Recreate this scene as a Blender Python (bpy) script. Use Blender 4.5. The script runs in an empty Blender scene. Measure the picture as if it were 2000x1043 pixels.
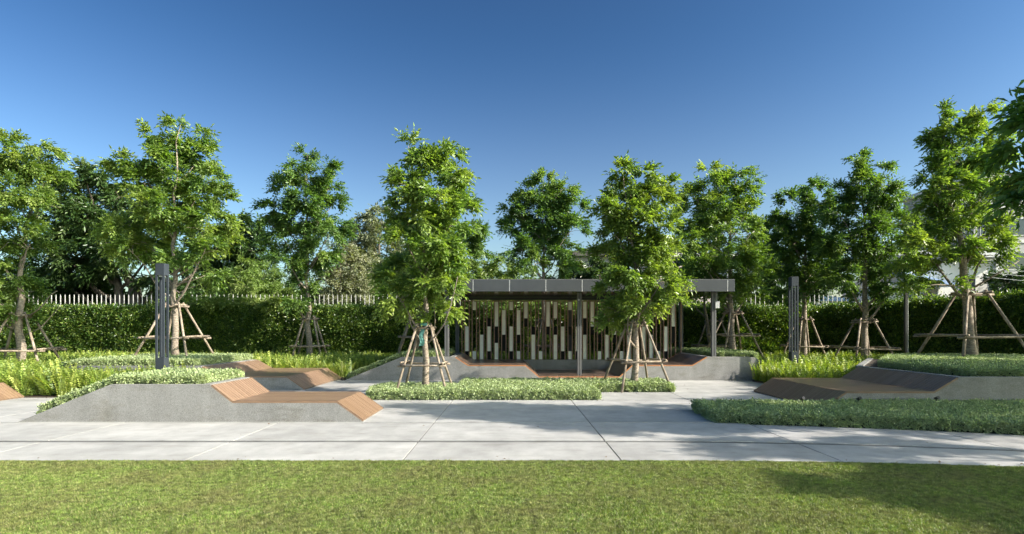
import bpy, math, random
import numpy as np
from mathutils import Vector, noise
R = math.radians
random.seed(7)
rng = np.random.default_rng(7)
scene = bpy.context.scene
col = scene.collection

# ------------------------------------------------------------------ camera, sky, sun
F = 1150.0          # focal length in photo pixels (photo is 2000 wide), horizon on row 643
HY = 643.0
cam_d = bpy.data.cameras.new('camera')
cam_d.sensor_width = 36.0
cam_d.lens = 36.0 * F / 2000.0
cam_d.shift_y = (HY - 521.5) / 2000.0
cam_d.clip_end = 3000
cam = bpy.data.objects.new('camera', cam_d)
cam.location = (0, 0, 1.5)
cam.rotation_euler = (R(90), 0, 0)
col.objects.link(cam)
scene.camera = cam

SUN = Vector((1.54, -0.53, 1.0)).normalized()
ELEV = math.asin(SUN.z)
AZ = math.atan2(SUN.x, SUN.y)
world = bpy.data.worlds.new('World')
scene.world = world
world.use_nodes = True
wn = world.node_tree.nodes
wl = world.node_tree.links
bg = wn['Background']
sky = wn.new('ShaderNodeTexSky')
sky.sky_type = 'NISHITA'
sky.sun_disc = False
sky.sun_elevation = ELEV
sky.sun_rotation = AZ
sky.altitude = 0
sky.air_density = 1.0
sky.dust_density = 2.0
sky.ozone_density = 1.0
# deeper, polarised looking blue: one contrast curve over the whole sky
gm = wn.new('ShaderNodeGamma'); gm.inputs[1].default_value = 1.8
ml = wn.new('ShaderNodeMix'); ml.data_type = 'RGBA'; ml.blend_type = 'MULTIPLY'; ml.inputs[0].default_value = 1.0
ml.inputs[7].default_value = (0.42, 0.545, 0.55, 1)
wl.new(sky.outputs[0], gm.inputs[0]); wl.new(gm.outputs[0], ml.inputs[6])
# pale haze all round the horizon
tcw = wn.new('ShaderNodeTexCoord'); sx_ = wn.new('ShaderNodeSeparateXYZ'); wl.new(tcw.outputs['Generated'], sx_.inputs[0])
mr = wn.new('ShaderNodeMapRange'); mr.inputs[1].default_value = 0.0; mr.inputs[2].default_value = 0.46; mr.inputs[3].default_value = 1.0; mr.inputs[4].default_value = 0.0
pw = wn.new('ShaderNodeMath'); pw.operation = 'POWER'; pw.inputs[1].default_value = 2.0
wl.new(sx_.outputs[2], mr.inputs[0]); wl.new(mr.outputs[0], pw.inputs[0])
hz = wn.new('ShaderNodeMix'); hz.data_type = 'RGBA'; hz.blend_type = 'ADD'
wl.new(pw.outputs[0], hz.inputs[0]); wl.new(ml.outputs[2], hz.inputs[6]); hz.inputs[7].default_value = (3.9, 3.0, 2.2, 1)
wl.new(hz.outputs[2], bg.inputs[0])
bg.inputs[1].default_value = 0.05

sd = bpy.data.lights.new('sun', 'SUN')
sd.energy = 4.6
sd.angle = R(0.5)
sd.color = (1.0, 0.94, 0.85)
so = bpy.data.objects.new('sun', sd)
so.rotation_euler = SUN.to_track_quat('Z', 'Y').to_euler()
so.location = (30, -10, 30)
col.objects.link(so)
vs = scene.view_settings
vs.view_transform = 'Standard'
vs.look = 'None'
vs.gamma = 1
vs.exposure = 0.93
vs.use_curve_mapping = False


def PX(px, py, Y):
    """the place at distance Y that the photo shows at (px, py)"""
    return Vector(((px - 1000) * Y / F, Y, 1.5 - (py - HY) * Y / F))


# ------------------------------------------------------------------ objects and tags
def tag(o, label=None, cat=None, group=None, kind=None):
    if label: o['label'] = label
    if cat: o['category'] = cat
    if group: o['group'] = group
    if kind: o['kind'] = kind
    return o


def link(o, parent=None):
    col.objects.link(o)
    if parent is not None: o.parent = parent
    return o


def empty(name, loc=(0, 0, 0), **kw):
    o = bpy.data.objects.new(name, None)
    o.location = loc
    o.empty_display_size = 0.2
    col.objects.link(o)
    return tag(o, **kw)


class MB:
    def __init__(self): self.v = []; self.f = []
    def add(self, vs, fs):
        b = len(self.v)
        self.v += [tuple(p) for p in vs]
        self.f += [tuple(b + i for i in f) for f in fs]
        return self
    def box(self, x0, x1, y0, y1, z0, z1):
        return self.add([(x0, y0, z0), (x1, y0, z0), (x1, y1, z0), (x0, y1, z0), (x0, y0, z1), (x1, y0, z1), (x1, y1, z1), (x0, y1, z1)],
                        [(0, 3, 2, 1), (4, 5, 6, 7), (0, 1, 5, 4), (1, 2, 6, 5), (2, 3, 7, 6), (3, 0, 4, 7)])
    def prism(self, prof, y0, y1):
        """closed polygon in (x, z), extruded along y"""
        a = sum(prof[i][0] * prof[(i + 1) % len(prof)][1] - prof[(i + 1) % len(prof)][0] * prof[i][1] for i in range(len(prof)))
        if a < 0: prof = prof[::-1]
        n = len(prof)
        vs = [(x, y0, z) for x, z in prof] + [(x, y1, z) for x, z in prof]
        fs = [tuple(range(n)), tuple(range(2 * n - 1, n - 1, -1))]
        for i in range(n):
            j = (i + 1) % n
            fs.append((i, n + i, n + j, j))
        return self.add(vs, fs)
    def plate(self, poly, z0, z1):
        """closed polygon in (x, y), extruded along z"""
        a = sum(poly[i][0] * poly[(i + 1) % len(poly)][1] - poly[(i + 1) % len(poly)][0] * poly[i][1] for i in range(len(poly)))
        if a < 0: poly = poly[::-1]
        n = len(poly)
        vs = [(x, y, z0) for x, y in poly] + [(x, y, z1) for x, y in poly]
        fs = [tuple(range(n - 1, -1, -1)), tuple(range(n, 2 * n))]
        for i in range(n):
            j = (i + 1) % n
            fs.append((i, j, n + j, n + i))
        return self.add(vs, fs)
    def tube(self, pts, rad, n=7, cap=True, wob=0.0):
        pts = [Vector(p) for p in pts]
        vs = []; up = Vector((0.13, 0.31, 1)).normalized()
        for i, p in enumerate(pts):
            d = (pts[min(i + 1, len(pts) - 1)] - pts[max(i - 1, 0)]).normalized()
            a = d.cross(up)
            if a.length < 0.2: a = d.cross(Vector((1, 0, 0)))
            a.normalize(); b = d.cross(a)
            for k in range(n):
                t = 2 * math.pi * k / n
                r = rad[i] * (1 + wob * (random.random() - .5))
                vs.append(p + (a * math.cos(t) + b * math.sin(t)) * r)
        fs = []
        for i in range(len(pts) - 1):
            for k in range(n):
                k2 = (k + 1) % n
                fs.append((i * n + k, (i + 1) * n + k, (i + 1) * n + k2, i * n + k2))
        if cap:
            fs.append(tuple(range(n)))
            fs.append(tuple(range(len(pts) * n - 1, (len(pts) - 1) * n - 1, -1)))
        return self.add(vs, fs)
    def mesh(self, name, mat, smooth=False):
        me = bpy.data.meshes.new(name)
        me.from_pydata(self.v, [], self.f)
        me.materials.append(mat)
        if smooth:
            me.polygons.foreach_set('use_smooth', [True] * len(me.polygons))
        me.update()
        return me
    def build(self, name, mat, parent=None, smooth=False, bevel=0, loc=None, **kw):
        o = bpy.data.objects.new(name, self.mesh(name, mat, smooth))
        if loc is not None: o.location = loc
        link(o, parent)
        if bevel:
            b = o.modifiers.new('bevel', 'BEVEL'); b.width = bevel; b.segments = 2; b.limit_method = 'ANGLE'
        return tag(o, **kw)


# ------------------------------------------------------------------ materials
def newmat(name):
    m = bpy.data.materials.new(name); m.use_nodes = True
    nt = m.node_tree
    return m, nt, nt.nodes['Principled BSDF']


def nd(nt, typ, **kw):
    n = nt.nodes.new(typ)
    for k, v in kw.items(): setattr(n, k, v)
    return n


def noise_tex(nt, scale, detail=4, rough=.55, vec=None, mapscale=None):
    n = nd(nt, 'ShaderNodeTexNoise')
    n.inputs['Scale'].default_value = scale; n.inputs['Detail'].default_value = detail; n.inputs['Roughness'].default_value = rough
    tc = nd(nt, 'ShaderNodeTexCoord') if vec is None else None
    src = tc.outputs['Object'] if vec is None else vec
    if mapscale:
        mp = nd(nt, 'ShaderNodeMapping'); mp.inputs['Scale'].default_value = mapscale
        nt.links.new(src, mp.inputs[0]); src = mp.outputs[0]
    nt.links.new(src, n.inputs['Vector'])
    return n.outputs['Fac']


def world_pos(nt):
    return nd(nt, 'ShaderNodeNewGeometry').outputs['Position']


def ramp(nt, fac, stops):
    r = nd(nt, 'ShaderNodeValToRGB')
    while len(r.color_ramp.elements) < len(stops): r.color_ramp.elements.new(0.5)
    for e, (p, c) in zip(r.color_ramp.elements, stops):
        e.position = p; e.color = (*c, 1)
    nt.links.new(fac, r.inputs[0])
    return r.outputs[0]


def mixc(nt, fac, a, b, mode='MIX'):
    m = nd(nt, 'ShaderNodeMix', data_type='RGBA', blend_type=mode)
    for s, v in ((m.inputs[0], fac), (m.inputs[6], a), (m.inputs[7], b)):
        if isinstance(v, (int, float)): s.default_value = v
        elif isinstance(v, tuple): s.default_value = (*v, 1)
        else: nt.links.new(v, s)
    return m.outputs[2]


def bump(nt, bs, h, strength=.3, dist=.01):
    b = nd(nt, 'ShaderNodeBump'); b.inputs['Strength'].default_value = strength; b.inputs['Distance'].default_value = dist
    nt.links.new(h, b.inputs['Height']); nt.links.new(b.outputs[0], bs.inputs['Normal'])


def g(v): return (v, v, v)


def concrete_mat(name, c, speck, big=.16, tintc=(1.0, .97, .92), rand=0.0, stain=(.68, .65, .58)):
    m, nt, bs = newmat(name)
    P = world_pos(nt)
    n1 = noise_tex(nt, 1.1, 5, .6, P, (1, 1, 1.6))
    n2 = noise_tex(nt, 110, 2, .7, P)
    n3 = noise_tex(nt, 5.5, 6, .65, P, (.35, 1, 1))
    base = ramp(nt, n1, [(.3, tuple(c * (1 - big) * t for t in tintc)), (.7, tuple(c * (1 + big) * t for t in tintc))])
    sp = ramp(nt, n2, [(.36, g(1 - speck)), (.5, g(1.0)), (.66, g(1 + speck))])
    cc = mixc(nt, 1.0, base, sp, 'MULTIPLY')
    n4 = noise_tex(nt, 2.3, 4, .6, P, (1.6, 1, .22))
    cc = mixc(nt, 1.0, cc, ramp(nt, n4, [(.35, g(.88)), (.65, g(1.06))]), 'MULTIPLY')
    st = ramp(nt, n3, [(.52, g(0)), (.78, g(1))])
    cc2 = mixc(nt, st, cc, mixc(nt, 1.0, cc, stain, 'MULTIPLY'))
    if rand:
        oi = nd(nt, 'ShaderNodeObjectInfo')
        rr = ramp(nt, oi.outputs['Random'], [(0, g(1 - rand)), (1, g(1 + rand))])
        cc2 = mixc(nt, 1.0, cc2, rr, 'MULTIPLY')
    nt.links.new(cc2, bs.inputs['Base Color'])
    bs.inputs['Roughness'].default_value = .82
    bump(nt, bs, n2, .35, .004)
    return m


M = {}
M['wall'] = concrete_mat('grey_terrazzo_concrete', .265, .34, .10)
M['slab'] = concrete_mat('pale_paving_concrete', .405, .13, .16, (1.0, .965, .92), .07, (.74, .72, .68))
M['plain'] = concrete_mat('plain_render', .42, .06, .1)
M['joint'] = concrete_mat('dark_gravel_joint', .085, .5, .2)
M['soil'] = concrete_mat('brown_soil', .06, .4, .3, (1.0, .72, .48))
M['ground'] = concrete_mat('earth_ground', .09, .3, .3, (.75, 1.0, .45))


def wood_mat(name, c1, c2, rough=.42):
    m, nt, bs = newmat(name)
    P = world_pos(nt)
    n1 = noise_tex(nt, 6, 6, .65, P, (.5, 16, 3))
    n2 = noise_tex(nt, 60, 3, .6, P, (.06, 5, 1))
    oi = nd(nt, 'ShaderNodeObjectInfo')
    base = mixc(nt, oi.outputs['Random'], c1, c2)
    v = ramp(nt, n1, [(.3, g(.78)), (.7, g(1.16))])
    v2 = ramp(nt, n2, [(.35, g(.82)), (.65, g(1.12))])
    c = mixc(nt, 1.0, mixc(nt, 1.0, base, v, 'MULTIPLY'), v2, 'MULTIPLY')
    nt.links.new(c, bs.inputs['Base Color'])
    bs.inputs['Roughness'].default_value = rough
    bump(nt, bs, n2, .2, .002)
    return m


M['wood'] = wood_mat('brown_decking', (.24, .148, .092), (.31, .20, .13), .34)
M['trim'] = wood_mat('orange_edge_board', (.40, .16, .06), (.44, .19, .075), .4)
M['slatwood'] = wood_mat('bronze_wood_slat', (.27, .165, .115), (.32, .20, .14), .45)
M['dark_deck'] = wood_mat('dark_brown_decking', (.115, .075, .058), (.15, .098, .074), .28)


def paint(name, c, rough=.45, metal=0.0, var=.08, scale=3, spec=.5):
    m, nt, bs = newmat(name)
    n = noise_tex(nt, scale, 4, .6, world_pos(nt))
    nt.links.new(ramp(nt, n, [(.3, tuple(x * (1 - var) for x in c)), (.7, tuple(x * (1 + var) for x in c))]), bs.inputs['Base Color'])
    bs.inputs['Roughness'].default_value = rough; bs.inputs['Metallic'].default_value = metal; bs.inputs['Specular IOR Level'].default_value = spec
    return m


M['metal'] = paint('grey_painted_metal', (.070, .076, .082), .5, spec=.3)
M['lamp'] = paint('charcoal_lamp_metal', (.042, .050, .060), .55, spec=.22)
M['column'] = paint('grey_column_metal', (.14, .14, .14), .5, spec=.3)
M['soffit'] = paint('glossy_bronze_soffit', (.035, .026, .02), .10, .2)
M['strip'] = paint('pale_joint_strip', (.50, .50, .49), .5)
M['white_panel'] = paint('pale_screen_panel', (.84, .86, .78), .5, 0, .05, 8)
M['black_panel'] = paint('black_screen_panel', (.008, .010, .010), .6, spec=.15)
M['fence'] = paint('pale_fence_paint', (.60, .58, .54), .5)
M['dark'] = paint('black_metal', (.02, .02, .022), .5)
M['glass'] = paint('dark_window_glass', (.03, .04, .05), .08)
M['white_wall'] = paint('white_house_wall', (.72, .69, .63), .8, 0, .06, .6)
M['pink_wall'] = paint('pinkish_house_wall', (.62, .50, .46), .8, 0, .08, .6)
M['grey_wall'] = paint('grey_house_wall', (.33, .33, .32), .8, 0, .1, .6)
M['roof'] = paint('brown_roof', (.10, .085, .08), .7, 0, .15, 2)
M['blue_roof'] = paint('blue_grey_roof', (.30, .40, .62), .45, 0, .1, 1)
M['cloth'] = paint('teal_green_cloth', (.10, .26, .22), .8, 0, .25, 20)
M['deadleaf'] = paint('dry_leaf', (.20, .13, .07), .8, 0, .3, 40)


def bark_mat(name, c1, c2, scale=14, ms=(1, 1, .35)):
    m, nt, bs = newmat(name)
    P = world_pos(nt)
    n1 = noise_tex(nt, scale, 6, .7, P, ms)
    n2 = noise_tex(nt, 3, 3, .5, P)
    a = ramp(nt, n1, [(.34, c1), (.62, c2)])
    b = ramp(nt, n2, [(.3, g(.75)), (.7, g(1.2))])
    nt.links.new(mixc(nt, 1.0, a, b, 'MULTIPLY'), bs.inputs['Base Color'])
    bs.inputs['Roughness'].default_value = .85
    bump(nt, bs, n1, .9, .02)
    return m


M['bark'] = bark_mat('pale_bark', (.13, .095, .068), (.40, .33, .26), 15, (1, 1, 2.2))
M['bark_dark'] = bark_mat('dark_bark', (.07, .055, .045), (.22, .18, .14), 10)
M['pole'] = bark_mat('eucalyptus_pole', (.17, .12, .08), (.40, .325, .25), 9, (1, 1, .5))
M['rope'] = bark_mat('dark_rope', (.05, .04, .035), (.14, .11, .09), 40)


def leaf_mat(name, ca, cb, cy=None, trans=.38, rough=.42, tcol=(1.25, 1.35, .35), spec=.5, ov=.07):
    """ca..cb over single leaves, cy for the young leaves marked by the 'tint' attribute"""
    m, nt, bs = newmat(name)
    geo = nd(nt, 'ShaderNodeNewGeometry')
    oi = nd(nt, 'ShaderNodeObjectInfo')
    c = mixc(nt, geo.outputs['Random Per Island'], ca, cb)
    at = nd(nt, 'ShaderNodeAttribute', attribute_name='tint')
    c = mixc(nt, at.outputs['Fac'], c, cy or cb)
    hv = ramp(nt, oi.outputs['Random'], [(0, g(1 - ov)), (1, g(1 + ov))])
    c = mixc(nt, 1.0, c, hv, 'MULTIPLY')
    nt.links.new(c, bs.inputs['Base Color'])
    bs.inputs['Roughness'].default_value = rough
    bs.inputs['Specular IOR Level'].default_value = spec
    tr = nd(nt, 'ShaderNodeBsdfTranslucent')
    nt.links.new(mixc(nt, 1.0, c, tcol, 'MULTIPLY'), tr.inputs[0])
    mx = nd(nt, 'ShaderNodeMixShader'); mx.inputs[0].default_value = trans
    out = nt.nodes['Material Output']
    nt.links.new(bs.outputs[0], mx.inputs[1]); nt.links.new(tr.outputs[0], mx.inputs[2])
    nt.links.new(mx.outputs[0], out.inputs[0])
    return m


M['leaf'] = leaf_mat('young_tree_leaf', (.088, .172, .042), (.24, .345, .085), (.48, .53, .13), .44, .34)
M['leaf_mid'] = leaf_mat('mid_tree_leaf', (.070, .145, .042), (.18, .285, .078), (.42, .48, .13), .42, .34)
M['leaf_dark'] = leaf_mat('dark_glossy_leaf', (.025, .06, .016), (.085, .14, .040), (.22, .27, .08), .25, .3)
M['leaf_pale'] = leaf_mat('grey_green_leaf', (.14, .17, .09), (.32, .34, .21), (.42, .38, .26), .28, .5)
M['leaf_bamboo'] = leaf_mat('light_bush_leaf', (.11, .19, .045), (.27, .36, .11), (.42, .46, .14), .38)
M['leaf_big'] = leaf_mat('large_drooping_leaf', (.06, .14, .04), (.16, .27, .07), (.26, .30, .08), .45, .3)
M['hedge'] = leaf_mat('hedge_leaf', (.012, .040, .010), (.10, .19, .036), (.36, .44, .09), .34, .28, ov=.2)
M['fern'] = leaf_mat('fern_frond', (.12, .20, .032), (.28, .37, .075), (.46, .50, .12), .40, .45, ov=.15)
M['cover'] = leaf_mat('variegated_cover_leaf', (.20, .28, .10), (.58, .62, .38), (.46, .54, .22), .25, .5, (1.1, 1.2, .6), ov=.18)
def patchy(m, straw, scale=1.6):
    nt = m.node_tree; bs = nt.nodes['Principled BSDF']
    n = noise_tex(nt, scale, 5, .65, world_pos(nt)); n2 = noise_tex(nt, 14, 3, .6, world_pos(nt))
    f = ramp(nt, n, [(.42, g(0)), (.66, g(.75))]); f2 = ramp(nt, n2, [(.35, g(.55)), (.65, g(1.3))])
    for inp in [bs.inputs['Base Color']] + [x.inputs[0] for x in nt.nodes if x.type == 'BSDF_TRANSLUCENT']:
        src_ = inp.links[0].from_socket
        nt.links.new(mixc(nt, 1.0, mixc(nt, f, src_, straw), f2, 'MULTIPLY'), inp)
    return m


M['grass'] = leaf_mat('turf_blade', (.095, .18, .022), (.24, .33, .060), (.46, .40, .20), .30, .5, ov=.1)
patchy(M['grass'], (.25, .235, .085))
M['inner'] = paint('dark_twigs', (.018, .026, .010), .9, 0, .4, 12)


# ------------------------------------------------------------------ leaves
def leaf_arrays(P, D, N, L, W, fold=.25):
    S = np.cross(D, N); S /= np.linalg.norm(S, axis=1, keepdims=True) + 1e-9
    N2 = np.cross(S, D)
    L = L[:, None]; W = W[:, None]
    mid = P + D * L * .45
    lift = N2 * W * fold
    tip = P + D * L - N2 * L * .10
    V = np.stack([P, mid + S * W * .5 + lift, tip, mid - S * W * .5 + lift], axis=1)
    return V.reshape(-1, 3)


def leaf_mesh(name, V, mat, tint=None, quad=True):
    n = len(V) // 4
    me = bpy.data.meshes.new(name)
    me.vertices.add(len(V)); me.vertices.foreach_set('co', V.astype(np.float32).ravel())
    idx = (np.arange(n, dtype=np.int32)[:, None] * 4 + np.array([0, 1, 2, 0, 2, 3], dtype=np.int32)).ravel()
    me.loops.add(6 * n); me.loops.foreach_set('vertex_index', idx)
    me.polygons.add(2 * n)
    me.polygons.foreach_set('loop_start', np.arange(0, 6 * n, 3, dtype=np.int32))
    me.polygons.foreach_set('loop_total', np.full(2 * n, 3, dtype=np.int32))
    if tint is not None:
        a = me.attributes.new('tint', 'FLOAT', 'POINT')
        a.data.foreach_set('value', np.repeat(tint, 4).astype(np.float32))
    me.materials.append(mat)
    me.update(calc_edges=True)
    return me


def unit(a): return a / (np.linalg.norm(a, axis=1, keepdims=True) + 1e-9)


def sprays(O, out, n_pairs, Ls, leafL, leafW, droop=.35):
    """pinnate sprays: O origins, out outward directions"""
    n = len(O)
    r = unit(out + rng.normal(0, .45, (n, 3)))
    r[:, 2] -= droop * rng.random(n); r = unit(r)
    up = np.tile(np.array([[0, 0, 1.0]]), (n, 1)) + rng.normal(0, .35, (n, 3))
    s = unit(np.cross(r, up)); nn = unit(np.cross(s, r))
    Ps, Ds, Ns, LL = [], [], [], []
    ls = Ls * rng.uniform(.7, 1.25, n)
    for k in range(n_pairs + 1):
        t = (k + .6) / (n_pairs + .6)
        sag = -.25 * t * t
        base = O + r * (ls * t)[:, None]; base[:, 2] += sag * ls
        for sg in ((1, -1) if k < n_pairs else (0,)):
            d = r * (.55 if sg else 1.0) + s * sg * .85 + rng.normal(0, .16, (n, 3))
            d[:, 2] -= .22
            Ps.append(base); Ds.append(unit(d)); Ns.append(unit(nn + rng.normal(0, .45, (n, 3))))
            LL.append(leafL * rng.uniform(.7, 1.2, n) * (1 if sg else 1.1))
    m = 2 * n_pairs + 1
    P = np.concatenate(Ps); D = np.concatenate(Ds); N = np.concatenate(Ns); L = np.concatenate(LL)
    return P, D, N, L, m


def smooth_noise(P, s, seed):
    """cheap smooth value noise for arrays"""
    q = P * s + seed * 13.7
    return (np.sin(q[:, 0] * 1.7 + np.sin(q[:, 1] * 1.3 + 1)) + np.sin(q[:, 1] * 1.9 + np.sin(q[:, 2] * 1.1 + 2)) + np.sin(q[:, 2] * 2.1 + np.sin(q[:, 0] * 1.5 + 3))) / 3


def crown_points(lobes, total, spray_len):
    """lobes: (x, y, z, rx, ry, rz). Twig ends gathered in clumps inside the lobes"""
    vol = np.array([l[3] * l[4] * l[5] for l in lobes]) ** .72
    cnt = np.maximum(6, (total * vol / vol.sum())).astype(int)
    O, out, cl = [], [], []
    ci = 0
    for l, c in zip(lobes, cnt):
        nc = max(4, c // 19)                       # clumps in this lobe
        d = unit(rng.normal(0, 1, (nc, 3)))
        rad = rng.uniform(.25, 1, nc) ** .55
        C = d * rad[:, None]
        per = max(1, c // nc)
        cs = np.repeat(C, per, axis=0)
        jit = rng.normal(0, .125, cs.shape)
        q = cs + jit
        R3 = np.array([l[3], l[4], l[5]])
        O.append(np.array([l[0], l[1], l[2]]) + q * R3 * .93)
        o = cs * R3; o[:, 2] = o[:, 2] * .6 + .25 * l[5]
        out.append(unit(o + 1e-3))
        cl.append(np.repeat(np.arange(nc) + ci, per)); ci += nc
    return np.concatenate(O), np.concatenate(out), np.concatenate(cl)


def crown(name, lobes, n_leaves, parent, mat, leafL=.1, leafW=.04, pairs=4, spray=.28, young=.25, droop=.35, seed=0):
    m = 2 * pairs + 1
    O, out, cl = crown_points(lobes, n_leaves // m, spray)
    P, D, N, L, m = sprays(O, out, pairs, spray, leafL, leafW, droop)
    ctint = rng.random(cl.max() + 1) ** 2
    tn = smooth_noise(O, .9, seed) * .5 + .5
    t = np.clip(ctint[cl] * .55 + tn * .6 - (.70 - young), 0, 1) * rng.uniform(.4, 1, len(O))
    tint = np.tile(t, m)
    V = leaf_arrays(P, D, N, L, L * (leafW / leafL) * rng.uniform(.8, 1.2, len(L)))
    o = bpy.data.objects.new(name, leaf_mesh(name, V, mat, tint))
    return link(o, parent)


def px_lobes(lst, Y, depth=.8, spread=.35, base=None):
    xs = [a[0] for a in lst]; w = (max(xs) - min(xs)) * Y / F / 2 + .3
    r = random.Random(int(Y * 10) + len(lst) + int(lst[0][0]))
    out = []
    for cx, cy, rx, ry in lst:
        yo = r.uniform(-1, 1) * w * spread
        p = PX(cx, cy, Y + yo)
        k = (Y + yo) / F
        sh = .86 if Y < 25 else 1.0     # the sprays themselves reach past the lobes
        out.append((p.x, p.y, p.z, rx * k * sh, max(rx, ry) * k * depth * sh, ry * k * sh))
    return out


def limb_tree(mb, base, lobes, r0, top_frac=.9, lean=None, z_first=None, nlimb=16):
    """tapered trunk with limbs that reach into the lobes"""
    base = Vector(base)
    top = max(lobes, key=lambda l: l[2])
    tp = Vector((top[0], top[1], top[2]))
    H = tp.z - base.z
    cx = sum(l[0] * l[3] for l in lobes) / sum(l[3] for l in lobes)
    cy = sum(l[1] * l[3] for l in lobes) / sum(l[3] for l in lobes)
    pts = []
    n = 14
    for i in range(n + 1):
        t = i / n
        mid = Vector((base.x * (1 - t) + cx * t, base.y * (1 - t) + cy * t, 0))
        x = mid.x * (1 - t ** 3) + tp.x * t ** 3
        y = mid.y * (1 - t ** 3) + tp.y * t ** 3
        if lean: x += lean * math.sin(t * math.pi) * (1 - t)
        w = .035 * H / 6 * math.sin(i * 2.1 + base.x)
        pts.append(Vector((x + w * min(1, t * 4), y + w * .7 * min(1, t * 4), base.z - .05 + H * t)))
    rad = [r0 * (1.25 if i == 0 else 1.0) * (1 - .97 * (i / n) ** .75) + .004 for i in range(n + 1)]
    mb.tube(pts, rad, 9, wob=.12)
    ls = sorted(lobes, key=lambda l: -l[3] * l[5])[:nlimb]
    for l in ls:
        c = Vector((l[0], l[1], l[2]))
        dist = math.hypot(c.x - pts[5].x, c.y - pts[5].y)
        zs = max(c.z - dist * .9 - .3, base.z + H * .22)
        t = min(.97, (zs - base.z) / H)
        i = int(t * n); fr = t * n - i
        s = pts[i].lerp(pts[min(i + 1, n)], fr); rs = rad[i] * .5
        if (c - s).length < .15: continue
        m1 = s.lerp(c, .35) + Vector((0, 0, -.06 * (c - s).length))
        m2 = s.lerp(c, .7) + Vector((random.uniform(-.05, .05), random.uniform(-.05, .05), 0))
        mb.tube([s, m1, m2, c], [rs, rs * .75, rs * .5, rs * .2], 6, cap=False)
        for q in range(4):
            d = Vector((random.gauss(0, 1) * l[3], random.gauss(0, 1) * l[4], abs(random.gauss(0, .8)) * l[5])) * .6
            st = m2.lerp(c, random.random())
            mb.tube([st, st + d * .5 + Vector((0, 0, .03)), st + d], [rs * .32, rs * .22, rs * .08 + .002], 4, cap=False)
    return pts, rad


# ------------------------------------------------------------------ scatter by geometry nodes
def scatter(name, sources, P, ROT, SC, VAR, mats, parent=None, **kw):
    me = bpy.data.meshes.new(name)
    me.vertices.add(len(P)); me.vertices.foreach_set('co', np.asarray(P, dtype=np.float32).ravel())
    a = me.attributes.new('rot', 'FLOAT_VECTOR', 'POINT'); a.data.foreach_set('vector', np.asarray(ROT, dtype=np.float32).ravel())
    a = me.attributes.new('scl', 'FLOAT', 'POINT'); a.data.foreach_set('value', np.asarray(SC, dtype=np.float32))
    a = me.attributes.new('var', 'INT', 'POINT'); a.data.foreach_set('value', np.asarray(VAR, dtype=np.int32))
    for m in mats: me.materials.append(m)
    o = bpy.data.objects.new(name, me)
    link(o, parent)
    ng = bpy.data.node_groups.new(name + '_nodes', 'GeometryNodeTree')
    ng.interface.new_socket('Geometry', in_out='INPUT', socket_type='NodeSocketGeometry')
    ng.interface.new_socket('Geometry', in_out='OUTPUT', socket_type='NodeSocketGeometry')
    gi = ng.nodes.new('NodeGroupInput'); go = ng.nodes.new('NodeGroupOutput')
    jn = ng.nodes.new('GeometryNodeJoinGeometry')
    def attr(nm, typ):
        n = ng.nodes.new('GeometryNodeInputNamedAttribute'); n.data_type = typ; n.inputs[0].default_value = nm
        return n.outputs[0]
    ar = attr('rot', 'FLOAT_VECTOR'); asc = attr('scl', 'FLOAT'); av = attr('var', 'INT')
    for i, s in enumerate(sources):
        oi = ng.nodes.new('GeometryNodeObjectInfo'); oi.inputs[0].default_value = s
        ip = ng.nodes.new('GeometryNodeInstanceOnPoints')
        cp = ng.nodes.new('FunctionNodeCompare'); cp.data_type = 'INT'; cp.operation = 'EQUAL'
        ins = [x for x in cp.inputs if x.type == 'INT']
        ng.links.new(av, ins[0]); ins[1].default_value = i
        ng.links.new(gi.outputs[0], ip.inputs['Points'])
        ng.links.new(oi.outputs['Geometry'], ip.inputs['Instance'])
        ng.links.new(cp.outputs[0], ip.inputs['Selection'])
        ng.links.new(ar, ip.inputs['Rotation'])
        ng.links.new(asc, ip.inputs['Scale'])
        ng.links.new(ip.outputs[0], jn.inputs[0])
    ng.links.new(jn.outputs[0], go.inputs[0])
    md = o.modifiers.new('scatter', 'NODES'); md.node_group = ng
    return tag(o, **kw)


def src(name, me):
    return bpy.data.objects.new(name, me)     # a scatter source, not linked to the scene


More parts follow.
